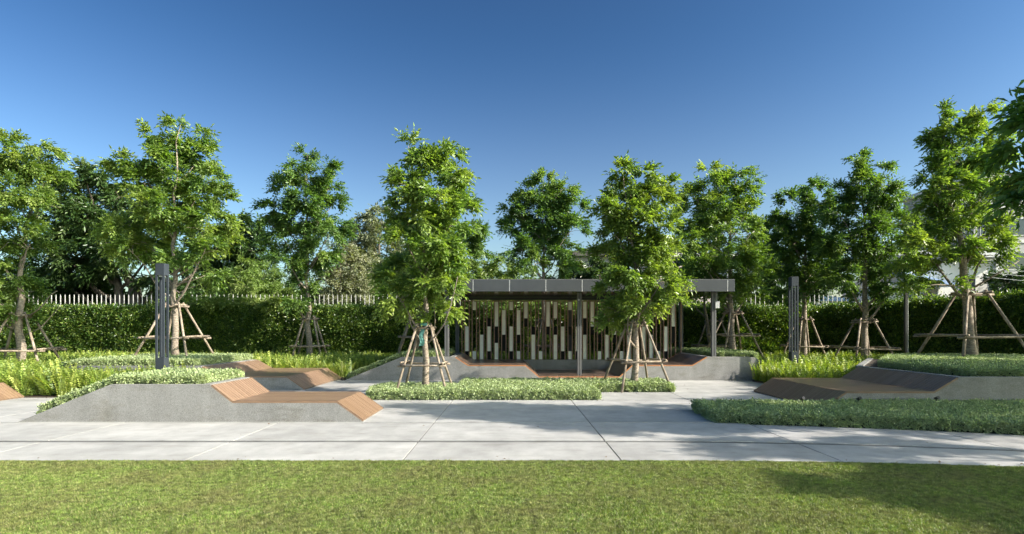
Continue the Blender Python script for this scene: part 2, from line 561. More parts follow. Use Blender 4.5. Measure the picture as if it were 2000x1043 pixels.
def tuft_sources():
    S = {}
    # ground cover: small rosettes of rounded leaves
    L = []
    for v in range(4):
        n = 40
        d = unit(rng.normal(0, 1, (n, 3)) + np.array([0, 0, .35])); d[:, 2] = np.abs(d[:, 2]) * .9 + .03; d = unit(d)
        P = d * rng.uniform(.012, .07, (n, 1))
        out = unit(d + rng.normal(0, .5, (n, 3)))
        N = unit(rng.normal(0, .5, (n, 3)) + np.array([0, 0, 1]))
        LL = rng.uniform(.024, .042, n)
        V = leaf_arrays(P, out, N, LL, LL * .66, .18)
        L.append(src('cover_tuft', leaf_mesh('cover_tuft', V, M['cover'], (rng.random(n) ** 3) * .7)))
    S['cover'] = L
    # hedge clumps
    L = []
    for v in range(4):
        n = 60
        P = rng.normal(0, .085, (n, 3))
        out = unit(P + rng.normal(0, .05, (n, 3))); N = unit(rng.normal(0, .6, (n, 3)) + np.array([0, -.3, .8]))
        LL = rng.uniform(.06, .105, n)
        V = leaf_arrays(P, out, N, LL, LL * .55, .2)
        L.append(src('hedge_clump', leaf_mesh('hedge_clump', V, M['hedge'], (rng.random(n) ** 4) * .8)))
    S['hedge'] = L
    # ferns: fronds with pinnae
    L = []
    for v in range(4):
        Ps, Ds, Ns, Ls, Ws, Tn = [], [], [], [], [], []
        for k in range(11):
            a = rng.uniform(0, 6.28); tilt = rng.uniform(.05, .55); h = rng.uniform(.36, .62)
            hd = np.array([math.cos(a), math.sin(a), 0]); side = np.array([-math.sin(a), math.cos(a), 0])
            tn = rng.random() ** 2
            m = 11
            o = rng.normal(0, .05, 3); o[2] = 0
            for j in range(m):
                t = (j + .6) / m
                p = o + hd * (tilt * h * (t * .5 + t * t * .7)) + np.array([0, 0, h * t * (1 - .12 * t * tilt)])
                w = .066 * (1 - t ** 2.2) + .014
                for sg in (-1, 1):
                    Ps.append(p); Ds.append(side * sg + np.array([0, 0, .35]) + hd * .1); Ns.append(-hd + np.array([0, 0, .6]) + rng.normal(0, .2, 3))
                    Ls.append(w); Ws.append(h / m * 1.05); Tn.append(tn)
        V = leaf_arrays(np.array(Ps), unit(np.array(Ds)), unit(np.array(Ns)), np.array(Ls), np.array(Ws), .1)
        L.append(src('fern_tuft', leaf_mesh('fern_tuft', V, M['fern'], np.array(Tn))))
    S['fern'] = L
    # turf patches
    L = []
    for v in range(4):
        n = 7500; s = .5
        P = np.stack([rng.uniform(-s / 2, s / 2, n), rng.uniform(-s / 2, s / 2, n), np.full(n, -.004)], 1)
        # clumped heights
        hn = smooth_noise(P + v * 3, 26, v) * .5 + .5
        d = unit(np.stack([rng.normal(0, .75, n), rng.normal(0, .75, n), np.ones(n)], 1))
        h = rng.uniform(.010, .024, n) * (.6 + .7 * hn)
        wv = rng.uniform(.0018, .0042, n)
        a = rng.uniform(0, 6.28, n)
        sd_ = np.stack([np.cos(a), np.sin(a), np.zeros(n)], 1) * wv[:, None]
        V = np.stack([P - sd_, P + sd_, P + d * h[:, None]], 1).reshape(-1, 3)
        me = bpy.data.meshes.new('turf_patch')
        me.vertices.add(3 * n); me.vertices.foreach_set('co', V.astype(np.float32).ravel())
        me.loops.add(3 * n); me.loops.foreach_set('vertex_index', np.arange(3 * n, dtype=np.int32))
        me.polygons.add(n); me.polygons.foreach_set('loop_start', np.arange(0, 3 * n, 3, dtype=np.int32)); me.polygons.foreach_set('loop_total', np.full(n, 3, dtype=np.int32))
        at = me.attributes.new('tint', 'FLOAT', 'POINT')
        dry = np.clip((rng.random(n) < .22) * rng.uniform(.5, 1, n) + rng.random(n) * .12, 0, 1)
        at.data.foreach_set('value', np.repeat(dry, 3).astype(np.float32))
        me.materials.append(M['grass']); me.update(calc_edges=True)
        L.append(src('turf_patch', me))
    S['turf'] = L
    return S


SRC = tuft_sources()

# ------------------------------------------------------------------ ground, lawn, pavement
MB().box(-400, 400, -60, 900, -.30, -.06).build('ground', M['ground'], kind='structure')


def curve_off(Yb):
    return float(np.interp(Yb, [6.7, 7.9, 9.45], [.0185, .026, .033]))


def EY(Yb, X):
    return Yb - (curve_off(Yb) * max(0.0, X - 1.5) ** 2 if Yb <= 9.5 else 0.0)


xs = [-24 + i * .5 for i in range(0, 79)]
lawn_m, nt, bs = newmat('lawn_thatch')
P_ = world_pos(nt)
a_ = ramp(nt, noise_tex(nt, 2.2, 5, .6, P_), [(.35, (.085, .13, .03)), (.65, (.15, .16, .055))])
b_ = ramp(nt, noise_tex(nt, 160, 3, .7, P_), [(.35, g(.45)), (.65, g(1.35))])
nt.links.new(mixc(nt, 1.0, a_, b_, 'MULTIPLY'), bs.inputs['Base Color'])
bs.inputs['Roughness'].default_value = .9
bump(nt, bs, noise_tex(nt, 90, 3, .7, P_), .8, .01)
mb = MB()
poly = [(-24, -12), (15, -12)] + [(x, EY(6.72, x)) for x in xs[::-1] if x <= 15]
mb.plate(poly, -.05, -.006)
lawn = mb.build('lawn', lawn_m, kind='structure')
# turf blades as one object
P, RT, SC, VR = [], [], [], []
sx = .46
for i in range(int(17 / sx)):
    for j in range(12):
        x = -8.3 + i * sx; y = EY(6.72, x) - .24 - j * sx
        if y < 2.6: continue
        P.append((x, y, 0)); RT.append((0, 0, rng.integers(0, 4) * math.pi / 2 + rng.uniform(-.06, .06))); SC.append(1.0); VR.append(rng.integers(0, 4))
# uneven fringe over the kerb line
for i in range(420):
    x = rng.uniform(-8, 8)
    P.append((x, EY(6.72, x) - rng.uniform(-.008, .03), 0)); RT.append((0, 0, rng.uniform(0, 6.3))); SC.append(rng.uniform(.04, .1)); VR.append(rng.integers(0, 4))
scatter('lawn_grass', SRC['turf'], P, RT, SC, VR, [M['grass']], label='short green turf with straw coloured blades along the front of the pavement', cat='grass', kind='stuff')

pav = MB()
pav.plate([(-24, EY(6.72, -24)), ] + [(x, EY(6.72, x)) for x in xs] + [(15, 17.6), (-24, 17.6)], -.05, -.012)
pav = pav.build('pavement', M['joint'], kind='structure')
ROWS = [(6.72, 7.83), (7.93, 9.43), (9.475, 10.925), (10.965, 12.43), (12.465, 13.98), (14.015, 15.48), (15.515, 17.25)]
for ri, (ya, yb) in enumerate(ROWS):
    for k in range(-9, 6):
        x0 = 1.25 + 2.5 * (k - 1) + .009; x1 = 1.25 + 2.5 * k - .009
        if ya > 13 and (x1 < -7.6 or x0 > 8): continue
        if ya > 12.4 and x1 < -12: continue
        n = 9
        fx = [x0 + (x1 - x0) * i / (n - 1) for i in range(n)]
        if ri == 0: lo = [(x, EY(6.72, x) + .004) for x in fx]; hi = [(x, EY(7.88, x) - .065) for x in fx]
        elif ri == 1: lo = [(x, EY(7.88, x) + .065) for x in fx]; hi = [(x, 9.415 if x0 < 3 else max(9.415 - .033 * max(0, x - 1.5) ** 2, EY(7.88, x) + .4)) for x in fx]
        else: lo = [(x0, ya), (x1, ya)]; hi = [(x0, yb), (x1, yb)]
        if ri == 2 and x0 > 3.6: continue
        cx = (x0 + x1) / 2
        MB().plate(lo + hi[::-1], -.05, 0.0).build('slab', M['slab'], pav)

# ------------------------------------------------------------------ planting beds
def in_poly(x, y, poly):
    c = False; j = len(poly) - 1
    for i in range(len(poly)):
        if (poly[i][1] > y) != (poly[j][1] > y) and x < (poly[j][0] - poly[i][0]) * (y - poly[i][1]) / (poly[j][1] - poly[i][1]) + poly[i][0]: c = not c
        j = i
    return c


def cover(name, poly, zf, hgt, label, parent=None, sp=.062, edge=True, group=None):
    """clipped ground cover: a dark twiggy core with leaf rosettes over its top and sides"""
    X = [p[0] for p in poly]; Y = [p[1] for p in poly]
    P, RT, SC, VR = [], [], [], []
    y = min(Y) + .02; row = 0
    while y < max(Y):
        x = min(X) + (sp / 2 if row % 2 else 0)
        while x < max(X):
            px_, py_ = x + random.uniform(-.5, .5) * sp, y + random.uniform(-.5, .5) * sp
            if in_poly(px_, py_, poly):
                nz = noise.noise(Vector((px_ * 3.1, py_ * 3.1, hgt))) * .03 + noise.noise(Vector((px_ * 9, py_ * 9, 2))) * .02
                P.append((px_, py_, zf(px_, py_) + hgt - .045 + nz))
                RT.append((random.uniform(-.5, .5), random.uniform(-.5, .5), random.uniform(0, 6.3))); SC.append(random.uniform(.8, 1.25)); VR.append(random.randrange(4))
            x += sp
        y += sp * .87; row += 1
    n = len(poly)
    if edge:
        cx_ = sum(X) / n; cy_ = sum(Y) / n
        for i in range(n):
            a, b = poly[i], poly[(i + 1) % n]
            ln = math.hypot(b[0] - a[0], b[1] - a[1])
            nx, ny = (b[1] - a[1]) / ln, -(b[0] - a[0]) / ln
            if not in_poly((a[0] + b[0]) / 2 - nx * .02, (a[1] + b[1]) / 2 - ny * .02, poly): nx, ny = -nx, -ny
            m = int(ln / (sp * .8))
            for k in range(m):
                for q in range(max(1, int(hgt / .04))):
                    t = (k + random.random()) / max(m, 1)
                    x = a[0] + (b[0] - a[0]) * t; y = a[1] + (b[1] - a[1]) * t
                    off = noise.noise(Vector((x * 5, y * 5, q * .7))) * .035 - .01
                    x += nx * off; y += ny * off
                    P.append((x, y, zf(x, y) + (q + random.random()) * .036))
                    rx = 1.1 + random.uniform(-.4, .4)
                    RT.append((rx * -ny * 1.0, rx * nx, random.uniform(0, 6.3))); SC.append(random.uniform(.65, 1.05)); VR.append(random.randrange(4))
    o = scatter(name, SRC['cover'], P, RT, SC, VR, [M['cover']], parent, label=label, cat='ground cover' if parent is None else None, kind='stuff', group=group)
    # twiggy core
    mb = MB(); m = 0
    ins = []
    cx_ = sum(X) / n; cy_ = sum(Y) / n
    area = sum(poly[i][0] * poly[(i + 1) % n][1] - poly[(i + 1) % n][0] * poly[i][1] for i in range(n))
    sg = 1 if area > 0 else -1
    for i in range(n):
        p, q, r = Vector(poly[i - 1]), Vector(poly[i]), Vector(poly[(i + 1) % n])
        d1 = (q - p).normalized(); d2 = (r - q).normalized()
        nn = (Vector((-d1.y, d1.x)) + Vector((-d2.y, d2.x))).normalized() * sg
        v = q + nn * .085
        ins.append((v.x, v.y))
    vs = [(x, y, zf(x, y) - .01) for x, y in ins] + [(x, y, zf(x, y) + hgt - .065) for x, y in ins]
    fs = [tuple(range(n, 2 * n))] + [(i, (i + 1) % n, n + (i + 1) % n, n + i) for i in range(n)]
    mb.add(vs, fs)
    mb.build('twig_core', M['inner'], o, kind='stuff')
    return o


Z0 = lambda x, y: 0.0
cover('ground_cover_bed', [(-3.05, 12.5), (1.84, 12.5), (1.84, 14.0), (-1.25, 14.0), (-1.45, 14.25), (-3.0, 14.25), (-3.2, 13.4)], Z0, .19,
      'variegated low clipped bed round the foot of the staked tree in front of the pavilion')
cover('ground_cover_bed', [(-1.25, 14.06), (3.86, 14.06), (3.86, 15.5), (-1.25, 15.5)], Z0, .19,
      'variegated low clipped bed holding the staked tree nearest the middle of the pavilion')
bedR = [(3.28, 9.5), (3.36, 10.9), (5.5, 10.92), (15, 10.92), (15, 7.0)] + [(x, max(9.45 - .033 * (x - 1.5) ** 2, 7.0)) for x in (9.5, 8.5, 7.5, 6.5, 5.5, 4.5, 4.0)]
cover('ground_cover_bed', bedR, Z0, .17, 'large shaded bluish green clipped bed at the right beside the curved pavement edge', sp=.066)
for lst, lab in (([(1567, 776, 10.6, 0)], 'small black spike spotlight against the left slope of the shaded right lounger'),
                 ([(1677, 787, 10.6, 0)], 'small black spike spotlight in front of the shaded right lounger seat'),
                 ([(1829, 777, 10.7, 0)], 'small black spike spotlight where the shaded right lounger meets its wall')):
    px_, py_, Y, _ = lst[0]; p = PX(px_, py_, Y)
    e = empty('garden_spotlight', (p.x, Y, 0), label=lab, cat='spotlight', group='garden spotlights in the right bed')
    MB().tube([(0, 0, 0), (0, 0, .24)], [.008, .008], 6).build('spike', M['dark'], e)
    MB().tube([(0, .03, .24), (0, -.05, .27)], [.024, .028], 10).build('head', M['dark'], e)


# soil of the fern areas
fernL = [(-24, 12.9), (-13.1, 12.9), (-10.7, 12.9), (-7.6, 12.95), (-7.6, 14.5), (-7.0, 17.75), (-5.15, 17.75), (-4.95, 17.2), (-4.9, 24), (-24, 24)]
soil = MB().plate(fernL, -.04, .03).plate([(-4.9, 20.4), (7.4, 20.4), (7.4, 24), (-4.9, 24)], -.04, .03)
fernR = [(7.4, 17.6), (6.9, 16.9), (7.2, 14.15), (8.34, 14.15), (8.34, 14.32), (11, 18.25), (20, 18.25), (20, 24), (7.4, 24)]
soil.plate(fernR, -.04, .03)
soil.build('planting_soil', M['soil'], kind='structure')


def ferns(name, poly, sp, label, holes=(), smin=.8, smax=1.15):
    X = [p[0] for p in poly]; Y = [p[1] for p in poly]
    P, RT, SC, VR = [], [], [], []
    y = min(Y)
    while y < max(Y):
        x = min(X)
        while x < max(X):
            a, b = x + random.uniform(-.5, .5) * sp, y + random.uniform(-.5, .5) * sp
            if in_poly(a, b, poly) and not any(h[0] < a < h[1] and h[2] < b < h[3] for h in holes):
                P.append((a, b, .02)); RT.append((random.gauss(0, .12), random.gauss(0, .12), random.uniform(0, 6.3)))
                SC.append(random.uniform(smin, smax) * (1 + .18 * noise.noise(Vector((a * .8, b * .8, 0))))); VR.append(random.randrange(4))
            x += sp
        y += sp
    return scatter(name, SRC['fern'], P, RT, SC, VR, [M['fern']], label=label, cat='ferns', kind='stuff')


PL2 = (-12.2, -7.2, 14.45, 17.85)
ferns('fern_bed', [(-20, 12.98), (-11.0, 12.98), (-7.75, 13.0), (-7.75, 14.4), (-7.0, 17.8), (-5.25, 17.85), (-5.3, 17.3), (-5.0, 18.2), (-3.5, 21.0), (-3.5, 23.4), (-20, 23.4)], .155,
      'bright yellow green sword ferns filling the left bed in front of the hedge', holes=[PL2, (-8.2, -7.8, 13.3, 13.7), (-7.7, -5.1, 14, 17.75)])
ferns('fern_bed', [(-3.5, 20.7), (7.3, 20.7), (7.3, 23.2), (-3.5, 23.2)], .2, 'dark ferns growing behind the pavilion screen below the hedge')
ferns('fern_bed', [(7.45, 17.4), (7.0, 17.05), (7.0, 14.25), (8.3, 14.25), (8.3, 14.5), (10.8, 18.3), (15.5, 18.3), (15, 21), (12, 23.2), (7.45, 23.2)], .15,
      'bright green strap leaved ferns round the right lamp post', holes=[(7.95, 8.25, 16.75, 17.05)])


# ------------------------------------------------------------------ benches and planters
def offset_line(line, t):
    """mitred polyline t below the given one (x rising)"""
    out = []
    for i, p in enumerate(line):
        ns = []
        for a, b in ((i - 1, i), (i, i + 1)):
            if a < 0 or b >= len(line): continue
            d = Vector((line[b][0] - line[a][0], line[b][1] - line[a][1])).normalized()
            ns.append(Vector((d.y, -d.x)))
        n = sum(ns, Vector((0, 0))).normalized()
        k = t / max(.4, n.dot(ns[0]))
        out.append((p[0] + n.x * k, p[1] + n.y * k))
    return out


def deck(parent, line, y0, y1, pitch=.09, gap=.010, th=.028, trim='wood', top='wood'):
    low = offset_line(line, th)
    nb = int(round((y1 - y0) / pitch)); pitch = (y1 - y0) / nb
    for s in range(len(line) - 1):
        prof = [line[s], line[s + 1], low[s + 1], low[s]]
        d = Vector((prof[1][0] - prof[0][0], prof[1][1] - prof[0][1])).normalized() * .0015
        prof = [(prof[0][0] + d.x, prof[0][1] + d.y), (prof[1][0] - d.x, prof[1][1] - d.y), (prof[2][0] - d.x, prof[2][1] - d.y), (prof[3][0] + d.x, prof[3][1] + d.y)]
        me = MB().prism(prof, 0, pitch - gap).mesh('board', M[top])
        for i in range(nb):
            o = bpy.data.objects.new('board', me)
            o.location = (0, y0 + i * pitch + gap / 2, random.uniform(-.001, .001))
            link(o, parent)
    # edge trim along the front
    lo2 = offset_line(line, th + (.010 if trim == 'trim' else .022)); up2 = offset_line(line, -.002)
    MB().prism(up2 + lo2[::-1], y0 - .022, y0 - .002).build('edge_trim', M[trim], parent)
    MB().prism(up2 + lo2[::-1], y1 + .002, y1 + .022).build('edge_trim', M[trim], parent)


def body(parent, line, y0, y1, name='concrete_base', drop=.031, zb=-.02):
    lo = offset_line(line, drop)
    MB().prism([(lo[0][0], zb)] + lo + [(lo[-1][0], zb)], y0, y1).build(name, M['wall'], parent, bevel=.006)


# near left lounger with its planter
b1 = empty('concrete_lounger', (-4, 9.5, 0), label='sunlit concrete and wood lounger nearest the lawn with its long sloping planter wall', cat='bench', group='concrete and wood loungers')
def at0(e):
    def f(*p): return p
    return f
Y0, Y1 = 9.53, 11.0
L1 = [(-4.86, .60), (-4.52, .335), (-2.83, .335), (-2.40, .03)]
def local(parent, fn):
    """build children in world coordinates under a parent Empty"""
    before = set(bpy.data.objects)
    fn()
    for o in set(bpy.data.objects) - before:
        if o.parent is parent: o.matrix_parent_inverse = parent.matrix_world.inverted() if False else parent.matrix_world.inverted()


def loc_children(e):
    for o in e.children:
        o.location = Vector(o.location) - e.location


def lounger1():
    deck(b1, L1, Y0 + .025, Y1 - .025, .088)
    lo = offset_line(L1 + [(-2.36, 0.0)], .031)
    body(b1, L1 + [(-2.36, 0.0)], Y0 + .102, Y1)
    prof = [(-8.0, -.02), (-8.0, .0), (-6.5, .605), (-4.90, .605), (-4.90, -.02)]
    MB().prism([(-8.0, -.02), (-8.0, .0), (-6.5, .605), (-4.88, .605)] + lo + [(lo[-1][0], -.02)], Y0, Y0 + .10).build('planter_wall', M['wall'], b1, bevel=.006)
    MB().prism(prof, Y1 - .10, Y1).build('planter_wall', M['wall'], b1, bevel=.006)
    MB().prism([(-5.05, -.02), (-5.05, .606), (-4.905, .606), (-4.905, -.02)], Y0 + .102, Y1 - .102).build('planter_wall', M['wall'], b1)
    MB().prism([(-7.9, -.02), (-7.9, .0), (-6.5, .57), (-5.052, .57), (-5.052, -.02)], Y0 + .102, Y1 - .102).build('planter_soil', M['soil'], b1)
lounger1(); loc_children(b1)
zs1 = lambda x, y: float(np.interp(x, [-8.0, -6.5, -5], [.0, .585, .585]))
cover('ground_cover_planting', [(-7.75, Y0 + .13), (-6.5, Y0 + .13), (-5.1, Y0 + .13), (-5.1, Y1 + .12), (-6.5, Y1 + .12), (-7.75, Y1 + .1)], zs1, .14,
      'pale green clipped planting on top of the near left planter, running down its slope')

# middle left lounger
b2 = empty('concrete_lounger', (-6, 14.6, 0), label='dappled wood lounger behind the near left one, beside the left lamp post', cat='bench', group='concrete and wood loungers')
L2 = [(-7.66, .58), (-7.22, .335), (-5.56, .335), (-5.12, .03)]
A2, B2 = 14.55, 17.75
def lounger2():
    deck(b2, L2, A2 + .025, B2 - .025, .092)
    lo = offset_line(L2 + [(-5.08, 0)], .031)
    body(b2, L2 + [(-5.08, 0)], A2 + .122, B2)
    prof = [(-12.4, -.02), (-12.4, .0), (-10.9, .59), (-7.70, .59), (-7.70, -.02)]
    MB().prism(prof[:3] + [(-7.69, .59)] + lo + [(lo[-1][0], -.02)], A2, A2 + .12).build('planter_wall', M['wall'], b2, bevel=.006)
    MB().prism(prof, B2 - .12, B2).build('planter_wall', M['wall'], b2, bevel=.006)
    MB().prism([(-7.84, -.02), (-7.84, .592), (-7.704, .592), (-7.704, -.02)], A2 + .122, B2 - .122).build('planter_wall', M['wall'], b2)
    MB().prism([(-12.3, -.02), (-12.3, .0), (-10.9, .56), (-7.845, .56), (-7.845, -.02)], A2 + .122, B2 - .122).build('planter_soil', M['soil'], b2)
lounger2(); loc_children(b2)
zs2 = lambda x, y: float(np.interp(x, [-12.4, -10.9, -7], [.0, .57, .57]))
cover('ground_cover_planting', [(-12.2, A2 + .15), (-10.9, A2 + .15), (-7.9, A2 + .15), (-7.9, B2 + .1), (-10.9, B2 + .1), (-12.2, B2 + .1)], zs2, .16,
      'pale clipped planting round the staked tree behind the left lamp post', sp=.07)

# lounger cut by the left frame edge
b0 = empty('concrete_lounger', (-12, 10.95, 0), label='wood lounger cut by the left edge of the photo, only its slatted slope showing', cat='bench', group='concrete and wood loungers')
L0 = [(-14.0, .60), (-13.5, .335), (-11.12, .335), (-10.66, .03)]
def lounger0():
    deck(b0, L0, 10.975, 12.85, .092)
    body(b0, L0 + [(-10.62, 0)], 10.95, 12.875)
lounger0(); loc_children(b0)

# right lounger in shade
b3 = empty('concrete_lounger', (7, 10.95, 0), label='large shaded dark wood lounger on the right beside the blue green bed', cat='bench', group='concrete and wood loungers')
L3 = [(5.78, .03), (6.23, .335), (7.86, .335), (8.30, .60)]
A3, B3 = 10.97, 14.1
def lounger3():
    deck(b3, L3, A3 + .025, B3 - .025, .09)
    lo = offset_line([(5.74, 0)] + L3, .031)
    body(b3, [(5.74, 0)] + L3, A3 + .122, B3)
    prof = [(8.34, -.02), (8.34, .61), (15.0, .61), (15.0, -.02)]
    MB().prism([(lo[0][0], -.02)] + lo + [(8.33, .61), (15.0, .61), (15.0, -.02)], A3, A3 + .12).build('planter_wall', M['wall'], b3, bevel=.006)
    MB().plate([(8.345, A3 + .122), (8.47, A3 + .122), (8.47, 14.25), (11.10, 18.1), (11.0, 18.2), (8.345, 14.3)], -.02, .612).build('planter_wall', M['wall'], b3)
    MB().plate([(8.475, A3 + .122), (15, A3 + .122), (15, 18.1), (11.11, 18.1), (8.475, 14.24)], -.02, .58).build('planter_soil', M['soil'], b3)
lounger3(); loc_children(b3)
cover('ground_cover_planting', [(8.95, 14.3), (8.75, 12.6), (8.9, A3 + .35), (9.5, A3 + .2), (14.9, A3 + .2), (14.9, 18.0), (11.5, 18.0)], lambda x, y: .58, .15,
      'dark green clipped planting on the right planter round the tall staked tree', sp=.075)

# ------------------------------------------------------------------ pavilion
pb = empty('pavilion_bench', (2, 17.25, 0), label='long concrete bench wall with orange edged wood decks under the pavilion roof', cat='bench')
LP = [(-1.65, .69), (-1.28, .45), (.40, .45), (.80, .115), (3.15, .115), (3.52, .45), (5.28, .45), (5.70, .69)]
AP, BP = 17.25, 20.15
def pbench():
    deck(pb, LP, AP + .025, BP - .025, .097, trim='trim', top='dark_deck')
    lo = offset_line(LP, .031)
    body(pb, LP, AP + .132, BP)
    left = [(-4.92, -.02), (-4.92, .0), (-3.23, .69), (-1.69, .69), (-1.69, -.02)]
    right = [(5.74, -.02), (5.74, .69), (6.95, .69), (7.12, .665), (7.26, .60), (7.36, .48), (7.40, .33), (7.40, -.02)]
    for nm, pr, (sx0, sx1) in (('l', left, (-1.83, -1.694)), ('r', right, (5.744, 5.88))):
        MB().prism(pr, BP, BP + .13).build('planter_wall', M['wall'], pb, bevel=.006)
        MB().box(sx0, sx1, AP + .132, BP - .002, -.02, .692).build('planter_wall', M['wall'], pb)
    MB().prism(left[:3] + [(-1.67, .69)] + lo + [(5.72, .69)] + right[2:], AP, AP + .13).build('front_wall', M['wall'], pb, bevel=.006)
    MB().prism([(-4.8, -.02), (-4.8, .0), (-3.23, .65), (-1.835, .65), (-1.835, -.02)], AP + .132, BP - .002).build('planter_soil', M['soil'], pb)
    MB().box(5.885, 7.2, AP + .132, BP - .002, -.02, .65).build('planter_soil', M['soil'], pb)
    MB().box(-1.66, 5.72, BP + .004, BP + .22, -.02, .45).build('back_wall', M['wall'], pb, bevel=.005)
pbench(); loc_children(pb)
zsl = lambda x, y: float(np.interp(x, [-4.92, -3.23, -1], [.0, .66, .66]))
cover('ground_cover_planting', [(-4.85, AP + .16), (-3.23, AP + .16), (-2.05, AP + .16), (-2.05, BP + .4), (-3.23, BP + .4), (-4.85, BP + .3)], zsl, .14,
      'clipped planting climbing the sloping planter left of the pavilion', sp=.075)
cover('ground_cover_planting', [(6.15, AP + .16), (7.25, AP + .16), (7.35, BP), (7.35, 21.2), (5.6, 21.2), (5.6, 20.4), (6.15, BP)], lambda x, y: .63, .17,
      'clipped planting in the round ended planter right of the pavilion', sp=.075)

pv = empty('pavilion', (2, 17.2, 0), label='flat roofed grey metal pavilion with a slatted screen of pale and black panels', cat='pavilion')
ZT, ZB = 2.94, 2.60
FX0, FX1 = -2.46, 6.50
FY0, FY1 = 17.15, 20.75
def pavilion():
    MB().box(FX0 + .03, FX1 - .03, FY0 + .03, FY1 - .03, ZB + .012, ZT - .02).build('roof_deck', M['metal'], pv)
    MB().box(FX0 + .031, FX1 - .031, FY0 + .031, FY1 - .031, ZB + .004, ZB + .010).build('soffit', M['soffit'], pv)
    js = [2.05 + 1.06 * k for k in range(-4, 5) if FX0 + .1 < 2.05 + 1.06 * k < FX1 - .05]
    ed = [FX0] + js + [FX1]
    for i in range(len(ed) - 1):
        MB().box(ed[i] + .014, ed[i + 1] - .014, FY0, FY0 + .028, ZB, ZT).build('fascia_panel', M['metal'], pv, bevel=.003)
        MB().box(ed[i] + .014, ed[i + 1] - .014, FY1 - .028, FY1, ZB, ZT).build('fascia_panel', M['metal'], pv, bevel=.003)
    for j in js:
        MB().box(j - .0125, j + .0125, FY0 + .004, FY0 + .024, ZB + .002, ZT - .002).build('joint_strip', M['strip'], pv)
    for x in (FX0, FX1 - .028):
        MB().box(x, x + .028, FY0 + .03, FY1 - .03, ZB, ZT).build('fascia_panel', M['metal'], pv)
    MB().box(FX0 + .01, FX1 - .01, FY0 + .008, FY1 - .008, ZT + .002, ZT + .02).build('roof_cap', M['column'], pv)
    for x, z0, y in ((-1.93, .69, 17.45), (2.03, .118, 17.75), (5.97, .69, 17.45), (-1.90, .45, 20.5), (2.02, .02, 20.55), (5.88, .45, 20.5)):
        w = .062
        c = MB().box(x - w, x - .008, y - w, y + w, z0, ZB).build('column', M['column'], pv, bevel=.003)
        MB().box(x + .008, x + w, y - w, y + w, z0, ZB).build('column_flange', M['column'], c, bevel=.003)
        MB().box(x - .0075, x + .0075, y - w + .02, y + w - .02, z0, ZB).build('column_web', M['metal'], c)
    # beam that carries the screen
    MB().box(-1.85, 5.83, 20.2, 20.32, 2.505, 2.598).build('beam', M['dark'], pv)
    MB().box(-1.76, 5.78, 20.215, 20.295, 2.455, 2.487).build('screen_rail', M['slatwood'], pv)
    pats = ["...WWWB", "W.....W", "....WWW", "..BWWWB", "WWWBBWW", ".WWWBB.", "W..WWWB", ".WWWB.W", "WWB....", "...BWWW", "......W", "WWWB...", "WW.BWWW", "...WWWB",
            "W..B..W", "...WWWB", "WWBBWWW", "WWWB...", "....B.W", "....WWW", "..WWB..", "..WW..W", "...BWWW", "WW.BBWB", "...WWWB", "....WWW", ".....BW", "...WWWB", "WWWBB..", "..BB..."]
    slat = MB().box(-.017, .017, -.035, .035, .452, 2.453).mesh('slat', M['slatwood'])
    u = (2.44 - .46) / 7
    xc0 = -1.548
    for i, pt in enumerate(pats):
        xc = xc0 + .2532 * i
        if xc + .09 > 5.82: break
        for s in (-.0765, .0765):
            o = bpy.data.objects.new('slat', slat); o.location = (xc + s, 20.255, 0); link(o, pv)
        j = 0
        while j < 7:
            c = pt[j]; k = j
            while k < 7 and pt[k] == c: k += 1
            if c in 'WB':
                z1 = 2.44 - j * u; z0 = 2.44 - k * u + .004
                MB().box(xc - .0585, xc + .0585, 20.235, 20.270, z0, z1).build('screen_panel', M['white_panel' if c == 'W' else 'black_panel'], pv,
                         label='pale panel' if c == 'W' else 'black panel')
            j = k
    for x in (-1.72, 5.81):
        o = bpy.data.objects.new('slat', slat); o.location = (x, 20.255, 0); link(o, pv)
    bx = MB().box(5.99, 6.11, 17.33, 17.40, 2.12, 2.32).build('outlet_box', M['strip'], pv, bevel=.006, label='pale grey electrical box')
    MB().tube([(6.05, 17.385, 2.32), (6.05, 17.385, 2.6)], [.009, .009], 8).build('conduit', M['strip'], bx)
    MB().tube([(2.0, 17.66, 2.38), (2.0, 17.63, 2.38)], [.03, .03], 12).build('spotlight', M['strip'], pv)
pavilion(); loc_children(pv)


# ------------------------------------------------------------------ lamp posts
def lamp(x, y, h, s, label):
    e = empty('lamp_post', (x, y, 0), label=label, cat='lamp post', group='open frame lamp posts')
    a = s / 2
    MB().box(-a, a, -a, a, -.02, .85).build('base', M['lamp'], e, bevel=.004)
    MB().box(-a, a, -a, a, h - .27, h).build('cap', M['lamp'], e, bevel=.004)
    for sx in (-1, 1):
        for sy in (-1, 1):
            x0, x1 = sorted((sx * a, sx * (a - .042))); y0, y1 = sorted((sy * a, sy * (a - .042)))
            MB().box(x0, x1, y0, y1, .852, h - .272).build('post', M['lamp'], e)
    MB().box(-a + .05, a - .05, -a + .05, a - .05, h - .30, h - .275).build('light_panel', M['white_panel'], e)
    MB().box(-a + .05, a - .05, -a + .05, a - .05, .852, .858).build('base_plate', M['metal'], e)
lamp(-8.02, 13.5, 3.0, .20, 'charcoal open frame lamp post beside the left staked tree, standing in ferns')
lamp(8.08, 16.9, 3.0, .20, 'grey open frame lamp post on the right, behind the shaded lounger')
e = empty('slim_lamp_post', (13.4, 20, 0), label='slim black lamp post with a pale strip standing before the right hedge', cat='lamp post')
MB().box(-.065, .02, -.05, .05, -.02, 3.3).build('post', M['dark'], e)
MB().box(.022, .042, -.03, .04, .6, 2.7).build('pale_strip', M['white_panel'], e)  # plain pale strip along the right side of the post

